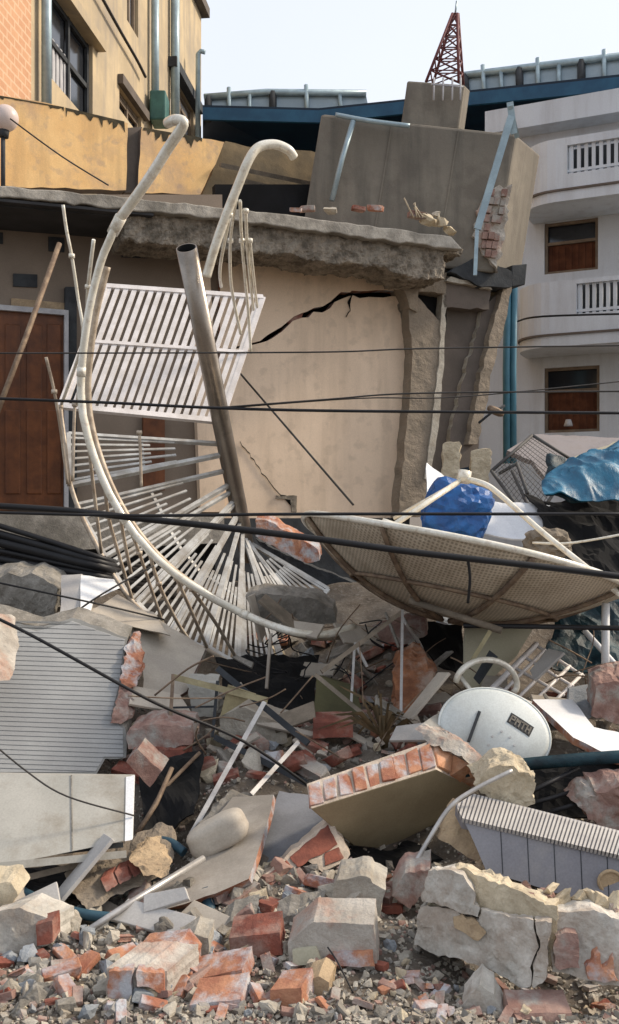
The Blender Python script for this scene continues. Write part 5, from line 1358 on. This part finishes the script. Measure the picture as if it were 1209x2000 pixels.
# foreground bricks and blocks, one by one
block('brick_block', [(208, 1892), (262, 1888), (326, 1896), (328, 1984), (206, 1970)], 3.30, 3.34, (.09, .16, .02), M_MIXBLOCK, 'block of two orange bricks still mortared together at the bottom left', 'brick block', (.010, .004, .10))
for q in ([(208, 1893), (262, 1891), (262, 1950), (207, 1968)], [(266, 1892), (322, 1898), (322, 1940), (268, 1922)]):
    pass
BL = bpy.data.objects
bkb = [o for o in bpy.data.objects if o.name.startswith('brick_block')][-1]
block('brick', [(212, 1898), (258, 1894), (256, 1948), (210, 1964)], 3.285, 3.285, (0, .05, 0), M_BRICK, None, None, (.010, .004, .10), bkb)
block('brick', [(266, 1896), (320, 1901), (322, 1946), (290, 1928), (268, 1926)], 3.285, 3.32, (0, .05, 0), M_BRICK, None, None, (.010, .004, .10), bkb)
FG = [
    ('half_brick', [(258, 1862), (338, 1852), (362, 1884), (356, 1916), (270, 1900)], 3.5, 3.46, (.05, .10, .03), M_BRICK, 'orange half brick sitting on the back of the two-brick mortared block', 'brick'),
    ('half_brick', [(368, 1914), (472, 1894), (477, 1930), (370, 1948)], 3.42, 3.40, (.03, .12, .03), M_BRICK, 'upper broken orange brick right of the two-brick mortared block', 'brick'),
    ('half_brick', [(370, 1964), (470, 1952), (476, 1992), (372, 2008)], 3.26, 3.26, (.02, .13, .03), M_BRICK, 'lower orange brick at the bottom edge right of the two-brick mortared block', 'brick'),
    ('half_brick', [(528, 1934), (588, 1927), (592, 1998), (530, 2003)], 3.28, 3.26, (.04, .10, .02), M_BRICK, 'upright orange brick standing at the bottom edge below the mortared brick block', 'brick'),
    ('half_brick', [(596, 1916), (622, 1905), (642, 1918), (636, 1985), (600, 1984)], 3.36, 3.34, (.03, .10, .02), M_TAN, 'pale orange brick standing just right of the upright orange brick', 'brick'),
    ('red_brick', [(447, 1832), (545, 1820), (551, 1864), (452, 1876)], 3.66, 3.62, (.01, .12, .03), M_REDBRICK, 'dark red brick lying left of the mortared brick block', 'brick'),
    ('mortared_brick_block', [(562, 1842), (612, 1800), (730, 1806), (737, 1895), (640, 1890), (566, 1888)], 3.58, 3.54, (.02, .16, .03), M_MIXBLOCK, 'pale mortared brick block in the middle of the foreground', 'brick block'),
    ('plaster_chunk', [(342, 1844), (380, 1822), (408, 1832), (408, 1868), (380, 1884), (346, 1876)], 3.62, 3.6, (.01, .10, .02), M_PALE, 'pale plaster chunk left of the dark red brick', 'chunk'),
    ('plaster_chunk', [(905, 1962), (938, 1918), (962, 1940), (986, 1985), (960, 1992), (910, 1990)], 3.32, 3.30, (.02, .10, .02), M_BLOCKPALE, 'pyramid shaped pale plaster chunk in front of the long dirty white block', 'chunk'),
    ('half_brick', [(998, 1978), (1118, 1978), (1122, 2012), (995, 2012)], 3.22, 3.22, (0, .12, .02), M_PINK, 'pinkish brick at the bottom edge right of the pyramid shaped chunk', 'brick'),
    ('wall_chunk', [(-40, 1790), (36, 1772), (104, 1796), (106, 1842), (64, 1850), (60, 1870), (-40, 1884)], 3.62, 3.68, (.03, .2, -.03), M_BLOCKPALE, 'large white rendered chunk with a brick corner at the lower left edge', 'wall chunk'),
    ('wall_chunk', [(-40, 1725), (20, 1722), (34, 1750), (10, 1778), (-40, 1780)], 3.8, 3.82, (.02, .1, .03), M_BONE, 'smaller bone coloured chunk on top of the large white chunk at the lower left', 'wall chunk'),
    ('half_brick', [(70, 1806), (102, 1798), (104, 1840), (72, 1848)], 3.64, 3.64, (.01, .07, .01), M_REDBRICK, 'dark red brick end bared at the corner of the white chunk at the lower left', 'brick'),
    ('concrete_chunk', [(410, 1830), (450, 1800), (500, 1790), (492, 1815), (450, 1840), (420, 1850)], 3.8, 3.82, (.01, .12, .04), M_CONC, 'flat grey concrete chunk behind the dark red brick', 'chunk'),
    ('concrete_chunk', [(470, 1830), (560, 1788), (632, 1780), (600, 1812), (540, 1822)], 3.86, 3.9, (.01, .12, .04), M_CONC, 'long grey chunk lying behind the mortared brick block', 'chunk'),
    ('concrete_chunk', [(645, 1760), (660, 1720), (715, 1712), (752, 1740), (740, 1790), (690, 1800)], 4.0, 3.95, (.02, .14, .04), M_PALE, 'rounded pale chunk right behind the mortared brick block', 'chunk'),
    ('concrete_chunk', [(765, 1750), (790, 1708), (840, 1700), (836, 1740), (800, 1776)], 4.0, 4.0, (.02, .14, .04), M_PINK, 'pinkish chunk leaning on the left end of the long dirty white block', 'chunk'),
    ('half_brick', [(245, 1488), (268, 1464), (316, 1506), (292, 1538)], 4.9, 4.95, (.02, .12, .03), M_PINK, 'pinkish brick standing on end beside the ribbed wall', 'brick'),
    ('half_brick', [(612, 1412), (690, 1410), (690, 1440), (612, 1442)], 5.6, 5.6, (0, .15, .03), M_REDBRICK, 'dark red brick set in pale mortar under the olive board', 'brick'),
    ('concrete_lump', [(480, 1165), (520, 1158), (610, 1168), (650, 1190), (655, 1215), (600, 1225), (500, 1208)], 6.9, 7.1, (.02, .25, .05), M_CONC, 'grey plaster lump cradled inside the lower curve of the staircase rail', 'rubble lump'),
    ('brick_edge_lump', [(498, 1018), (520, 1015), (620, 1072), (625, 1095), (600, 1100), (560, 1080), (500, 1048)], 8.5, 8.6, (.02, .15, .05), M_BRICK, 'strip of broken orange brick between the staircase pole and the mesh dish', 'brick lump'),
    ('dark_beam', [(500, 1052), (560, 1085), (640, 1118), (720, 1150), (720, 1185), (640, 1160), (540, 1105)], 8.9, 9.0, (.02, .2, 0), M_DARKGR, 'dark beam lying under the strip of broken orange brick', 'beam'),
    ('concrete_lump', [(428, 1400), (470, 1380), (560, 1415), (560, 1450), (500, 1462), (430, 1440)], 5.7, 5.7, (.02, .2, .03), M_PALE, 'pale flat lump lying inside the bent gate frame', 'rubble lump'),
    ('concrete_lump', [(365, 1330), (425, 1335), (420, 1400), (375, 1402)], 5.9, 5.9, (.01, .1, .03), M_WHITEP, 'whitish board-like lump behind the crossbar of the bent gate frame', 'rubble lump'),
    ('brick_heap', [(248, 1430), (300, 1412), (372, 1420), (375, 1455), (330, 1462), (250, 1462)], 5.3, 5.3, (.02, .2, .04), M_PINK, 'pinkish heap of mortared brick right of the ribbed wall', 'brick lump'),
    ('brick_heap', [(258, 1462), (360, 1464), (362, 1500), (300, 1512), (262, 1492)], 5.25, 5.25, (.02, .2, .02), M_REDBRICK, 'darker brick lump under the pinkish mortared heap', 'brick lump'),
    ('pink_slab', [(800, 1210), (830, 1206), (836, 1240), (790, 1258), (700, 1250), (730, 1232)], 6.8, 6.8, (.02, .15, .03), M_PINK, 'pinkish slab fragment under the middle of the mesh dish', 'slab fragment'),
]
for f in FG: block(*f, rough=(.010, .006, .10) if f[0] in ('half_brick', 'red_brick', 'mortared_brick_block') else (.009, .012, .06), amp=.8 if f[0] in ('half_brick', 'red_brick', 'mortared_brick_block') else 2)
mb_ = [o for o in bpy.data.objects if o.name.startswith('mortared_brick_block')][0]
for q_, d_ in (([(652, 1862), (728, 1858), (732, 1888), (655, 1888)], 3.525), ([(640, 1814), (700, 1808), (722, 1822), (655, 1830)], 3.60), ([(572, 1858), (618, 1850), (630, 1884), (572, 1884)], 3.55)):
    block('brick', q_, d_, d_ - .01, (0, .05, 0), M_BRICK if d_ != 3.55 else M_OLIVEB, None, None, (.010, .005, .10), mb_)

# ================================================================== loose rubble, piece by piece
rr = random.Random(2024)
KINDS = [
    ('concrete_chunk', 'c', M_CONC, 'grey concrete chunk', 'chunk'), ('plaster_chunk', 'c', M_PALE, 'pale plaster chunk', 'chunk'), ('render_chunk', 'c', M_BLUEGR, 'bluish grey chunk', 'chunk'),
    ('broken_brick', 'b', M_BRICK, 'broken orange brick', 'brick'), ('dark_brick', 'b', M_REDBRICK, 'dark red broken brick', 'brick'), ('pink_brick', 'b', M_PINK, 'pinkish broken brick', 'brick'), ('bone_chunk', 'c', M_BONE, 'bone coloured plaster chunk', 'chunk'),
]
ZONES = [  # px range, py range, distance range, count, size range, weights, where
    ((0, 420), (1835, 1990), (3.3, 3.85), 175, (.03, .095), (3, 6, 2, 2.5, 1, 2, 3), 'in the loose rubble at the lower left'),
    ((420, 800), (1700, 1800), (3.9, 4.5), 120, (.04, .12), (4, 7, 1, 1.2, 1.2, 2, 2), 'in the pale heap below the brick-faced slab'),
    ((420, 800), (1850, 1995), (3.25, 3.75), 110, (.022, .075), (3, 5, 1, 2, 1, 1.5, 3), 'around the mortared block in the foreground'),
    ((740, 1209), (1930, 1998), (3.2, 3.45), 85, (.02, .06), (2, 4, 1, 1.5, 1, 2, 4), 'on the ground before the long dirty white block'),
    ((590, 850), (1415, 1500), (5.0, 5.8), 50, (.05, .15), (4, 4, 1, 2, 2, 2, 2), 'above the brick-edged wall piece'),
    ((820, 1209), (1320, 1480), (5.1, 6.2), 55, (.05, .14), (2, 3, 1, 3, 2, 4, 2), 'around the white offset dish'),
    ((240, 620), (1400, 1530), (4.9, 5.8), 60, (.06, .19), (4, 3, 1, 2, 3, 3, 2), 'inside and below the bent gate frame'),
    ((480, 900), (1180, 1330), (6.2, 7.4), 64, (.07, .2), (5, 3, 1, 2, 3, 3, 1), 'in the shade under the mesh dish'),
    ((0, 260), (1110, 1215), (6.4, 7.2), 18, (.07, .18), (5, 4, 1, 1, 1, 1, 1), 'above the ribbed wall at the left'),
    ((100, 420), (1740, 1840), (3.75, 4.2), 40, (.05, .13), (4, 3, 1, 1, 1.5, 2, 1), 'around the fallen column at the left'),
    ((930, 1209), (1560, 1640), (4.3, 4.9), 14, (.05, .12), (2, 3, 1, 1, 1, 4, 2), 'above the grooved grey slab'),
    ((430, 820), (1290, 1420), (5.9, 6.9), 60, (.06, .17), (5, 5, 1, 2, 3, 3, 2), 'between the stair foot and the brick-edged wall piece'),
    ((1000, 1209), (1060, 1180), (6.9, 8.0), 14, (.08, .2), (4, 4, 1, 1, 1, 2, 1), 'beyond the right end of the mesh dish'),
    ((560, 800), (395, 420), (0, 0), 0, (.05, .1), (1, 1, 1, 1, 1, 1, 1), ''),
]
for (x0, x1), (y0, y1), (d0, d1), n, (s0, s1), wts, where in ZONES:
    for k in range(n):
        x = rr.uniform(x0, x1); y = rr.uniform(y0, y1)
        # march along the sight line to the heap's surface
        d = d0 - .3
        r = ray(x, y)
        while d < d1 + .5:
            q = Vector((0, 0, CH)) + r * d
            if q.z <= ground_z(q.x, q.y): break
            d += .03
        q = Vector((0, 0, CH)) + r * d
        kind = rr.choices(KINDS, wts)[0]
        sz = s0 + (s1 - s0) * rr.random() ** 2.0
        if kind[1] == 'b': sz = min(max(sz * 1.5, .07), .2)
        fl_ = rr.uniform(.65, 1.1)
        q.z = ground_z(q.x, q.y) + sz * .18
        piece(kind[0], kind[1], rr.randrange(14), kind[2], q, (sz, sz, sz * fl_), (rr.uniform(-.5, .5), rr.uniform(-.5, .5), rr.uniform(0, 6.28)) if kind[1] == 'b' else (rr.uniform(0, 6), rr.uniform(0, 6), rr.uniform(0, 6)),
              kind[3] + ' ' + where, kind[4], kind[3] + 's ' + where)
# bricks and crumbs left on the roof slab's edge
for x, y, s, k, l in ((600, 402, .16, 5, 'pinkish brick'), (645, 405, .15, 1, 'pale plaster chunk'), (700, 402, .14, 4, 'dark red brick'), (733, 401, .17, 3, 'orange brick'), (815, 415, .2, 5, 'pinkish brick'), (838, 425, .22, 6, 'bone coloured chunk'), (862, 430, .18, 6, 'bone coloured chunk'), (880, 446, .16, 6, 'bone coloured chunk'), (578, 404, .12, 3, 'orange brick'), (850, 412, .1, 1, 'pale plaster chunk')):
    kd = KINDS[k]
    piece(kd[0], kd[1], rr.randrange(8), kd[2], SP.hit(x, y + 6, -.25), s, (rr.uniform(-.2, .2), rr.uniform(-.2, .2), rr.uniform(-.5, .5)), l + ' left on the edge of the broken roof slab', kd[4], 'debris on the roof slab')
for k in range(5):
    a = SP.hit(808 + k * 6, 425, -.2); b = MB(); b.tube([a, a + Vector((rr.uniform(-.2, .0), 0, rr.uniform(.08, .22)))], .008, 5)
    tag(b.build('splinter', M_BONE), 'pale splinter sticking up from the broken right end of the roof slab', 'splinter', 'splinters on the roof slab')

# fine gravel: countless crumbs over the heap
b = MB(); gb2 = MB(); gb3 = MB()
BASE = [Vector((x, y, z)) for z in (-.5, .5) for y in (-.6, .6) for x in (-.8, .8)]
CF = [(0, 2, 3, 1), (4, 5, 7, 6), (0, 1, 5, 4), (2, 6, 7, 3), (0, 4, 6, 2), (1, 3, 7, 5)]
for k in range(24000):
    y = 3.1 + 3.6 * rr.random() ** 1.6; x = rr.uniform(-.36, .36) * y
    if mnoise.noise(Vector((x * 2.2, y * 2.2, 9))) + .5 * mnoise.noise(Vector((x * 7, y * 7, 2))) < rr.uniform(-.55, .35): continue
    z = ground_z(x, y); s = rr.uniform(.003, .010) * (1 + 1.6 * rr.random() ** 5)
    R_ = Euler((rr.uniform(-.6, .6), rr.uniform(-.6, .6), rr.uniform(0, 6))).to_matrix()
    vs = [Vector((x, y, z + s * .3)) + R_ @ (v * s * rr.uniform(.7, 1.3)) for v in BASE]
    t = rr.random(); (b if t < .58 else gb2 if t < .84 else gb3).add(vs, CF)
for q, m, n in ((b, M_PALE, 'gravel'), (gb2, M_CONC, 'gravel'), (gb3, M_PINK, 'gravel')):
    tag(q.build(n, m), kind='stuff')

# ================================================================== overhead cables crossing the view
CAB = [
    ([(-40, 986, 5.0), (130, 997, 5.0), (265, 1012, 5.0), (400, 1026, 5.0), (600, 1050, 5.0), (820, 1080, 5.0), (1060, 1107, 5.0), (1260, 1132, 5.0)], .017, M_CABLE, 'thickest black cable, running from the left edge across the mesh dish'),
    ([(-40, 1000, 4.9), (265, 1007, 4.9), (600, 1004, 4.9), (1260, 1004, 4.9)], .008, M_CABLE, 'straight black cable passing level just above the mesh dish'),
    ([(-40, 777, 5.2), (200, 786, 5.2), (430, 797, 5.2), (700, 803, 5.2), (1260, 807, 5.2)], .008, M_CABLE, 'black cable crossing the landing grate of the staircase'),
    ([(430, 796, 5.2), (640, 780, 5.2), (820, 768, 5.2), (1260, 764, 5.2)], .0045, M_THIN, 'thin cable branching off upward right of the staircase pole'),
    ([(430, 798, 5.2), (700, 778, 5.25), (900, 775, 5.3), (1260, 740, 5.5)], .0035, M_THIN, 'thinnest cable slanting up towards the white house'),
    ([(-40, 690, 5.4), (600, 688, 5.4), (820, 681, 5.4), (1260, 674, 5.4)], .0045, M_THIN, 'thin cable crossing the beige wall through the middle of the grate'),
    ([(-40, 1192, 4.6), (60, 1240, 4.6), (250, 1345, 4.6), (330, 1385, 4.7), (480, 1450, 4.9), (610, 1540, 5.1)], .008, M_CABLE, 'black cable slanting down across the ribbed wall'),
    ([(-40, 1430, 4.2), (50, 1505, 4.2), (130, 1555, 4.2), (262, 1593, 4.3)], .004, M_THIN, 'thin wire sagging over the white panel'),
    ([(468, 728, 8.7), (690, 986, 7.5)], .009, M_THIN, 'guy wire running from the landing grate down to the mesh dish'),
    ([(905, 1222, 6.0), (1060, 1224, 5.9), (1260, 1228, 5.8)], .015, M_CABLE, 'black cable under the right end of the mesh dish'),
    ([(20, 232, 8.9), (120, 305, 8.9), (212, 362, 8.9)], .007, M_THIN, 'thin wire running from the globe lamp across the yellow parapet'),
    ([(-40, 1130, 6.0), (100, 1160, 6.0), (220, 1186, 6.2), (320, 1210, 6.5)], .006, M_CABLE, 'thin black wire above the ribbed wall'),
    ([(120, 1215, 6.0), (200, 1160, 6.1), (300, 1105, 6.3)], .006, M_THIN, 'thin wire rising from the white board to the staircase'),
    ([(1040, 1060, 6.6), (1120, 1060, 6.5), (1260, 1035, 6.4)], .008, M_RAIL, 'pale wire drooping across the black sheet at the right'),
    ([(1010, 628, 14.1), (1060, 618, 13.4), (1260, 612, 13.0)], .014, M_CABLE, 'dark cable along the lower balcony of the white house'),
    ([(914, 1094, 5.0), (918, 1130, 5.02), (914, 1178, 5.05)], .008, M_CABLE, 'short black cable end hanging down in front of the mesh dish'),
    ([(640, 1850, 3.5), (660, 1880, 3.45), (690, 1940, 3.38)], .003, M_CABLE, 'black wire hanging over the mortared brick block'),
]
for p, r, m, l in CAB:
    seg('cable', p, r, m, label=l, cat='cable')

# ================================================================== black sheets added as shade in hollows, planks, reinforcing bars and wires in the heap
cloth('tarp_or_shade_sheet', [(425, 1296, 7.0), (620, 1290, 7.2), (610, 1412, 6.5), (440, 1385, 6.4)], 18, 12, .07, M_DARK, 33, 'black sheet added as shade in the hollow under the lowest stair treads', 'plastic sheet', fr=4)
cloth('tarp_or_shade_sheet', [(272, 1500, 5.2), (400, 1470, 5.3), (385, 1600, 4.85), (280, 1640, 4.75)], 14, 12, .06, M_DARK, 41, 'black sheet added as shade in the hollow left of the long bar of the bent gate frame', 'plastic sheet', fr=4)
cloth('tarp_or_shade_sheet', [(640, 1640, 5.05), (860, 1630, 5.05), (870, 1700, 4.7), (690, 1712, 4.6)], 16, 8, .05, M_DARK, 52, 'black sheet added as the shade under the brick-edged wall piece', 'plastic sheet', fr=4)
cloth('tarp_or_shade_sheet', [(40, 1700, 4.35), (140, 1700, 4.35), (150, 1760, 4.1), (40, 1770, 4.05)], 8, 8, .04, M_DARK, 61, 'black sheet added as shade in the gap between the white panel and the fallen column', 'plastic sheet', fr=4)
cloth('tarp_or_shade_sheet', [(790, 1225, 7.2), (905, 1225, 7.2), (905, 1330, 6.8), (850, 1300, 6.8)], 10, 8, .05, M_DARK, 71, 'black sheet added as shade behind the big orange lump', 'plastic sheet', fr=4)
rr = random.Random(404)
for k in range(44):     # reinforcing bars
    zx = rr.choice(((430, 900, 1180, 1330, 6.6), (250, 620, 1320, 1540, 5.3), (600, 860, 1380, 1470, 5.4), (900, 1200, 1240, 1400, 6.2)))
    x, y, d = rr.uniform(zx[0], zx[1]), rr.uniform(zx[2], zx[3]), zx[4] + rr.uniform(-.2, .4)
    a = P(x, y, d); t = Vector((rr.uniform(-1, 1), rr.uniform(-.6, .6), rr.uniform(-.45, .6))).normalized() * rr.uniform(.2, .55)
    bnd = Vector((rr.uniform(-.04, .04), 0, rr.uniform(-.01, .04)))
    b = MB(); b.tube(spline([a, a + t * .5 + bnd, a + t], 5), rr.uniform(.003, .006), 5)
    tag(b.build('reinforcing_bar', M_RUST), 'rusty bent reinforcing bar sticking out of the rubble in the middle', 'bar', 'loose reinforcing bars')
for k in range(56):     # broken planks and board pieces
    zx = rr.choice(((430, 900, 1200, 1330, 6.6), (430, 800, 1280, 1400, 6.3), (250, 620, 1360, 1520, 5.4), (600, 860, 1400, 1480, 5.5), (820, 1200, 1300, 1440, 6.0), (20, 420, 1740, 1810, 4.0)))
    x, y, d = rr.uniform(zx[0], zx[1]), rr.uniform(zx[2], zx[3]), zx[4] + rr.uniform(-.15, .3)
    a = P(x, y, d)
    u_ = Vector((rr.uniform(-1, 1), rr.uniform(-.4, .4), rr.uniform(-.5, .5))).normalized(); v_ = Vector((rr.uniform(-.4, .4), 1, rr.uniform(.2, .9))); v_ = (v_ - u_ * v_.dot(u_)).normalized()
    L_, W_ = rr.uniform(.14, .42), rr.uniform(.04, .16)
    m_ = rr.choice((M_TIMBER, M_SMOOTH, M_SMOOTH, M_CONC, M_STRIPE, M_STRIPE, M_DARKGR))
    b = MB(); q = [a, a + u_ * L_, a + u_ * L_ * rr.uniform(.85, 1.05) + v_ * W_, a + v_ * W_ * rr.uniform(.7, 1.1) + u_ * L_ * rr.uniform(-.1, .15)]
    b.prism(q, u_.cross(v_) * .018)
    nm_ = {M_TIMBER: 'grey timber plank', M_SMOOTH: 'beige board piece', M_CONC: 'grey board piece', M_STRIPE: 'pale board piece', M_DARKGR: 'dark board piece'}[m_]
    tag(b.build('broken_plank' if m_ == M_TIMBER else 'board_piece', m_, None, .003), nm_ + ' lying loose among the rubble heap', 'plank' if m_ == M_TIMBER else 'board', nm_ + 's in the rubble')
for k in range(10):     # tangled wires
    x, y, d = rr.uniform(470, 780), rr.uniform(1180, 1330), rr.uniform(6.4, 7.0)
    pts = [P(x, y, d)]
    for j in range(5): pts.append(pts[-1] + Vector((rr.uniform(-.16, .2), rr.uniform(-.08, .08), rr.uniform(-.12, .10))))
    b = MB(); b.tube(spline(pts, 6), .005, 5)
    tag(b.build('tangled_wire', M_CABLE), 'loose dark wire tangled in the rubble under the staircase and mesh dish', 'wire', 'tangled wires under the staircase')
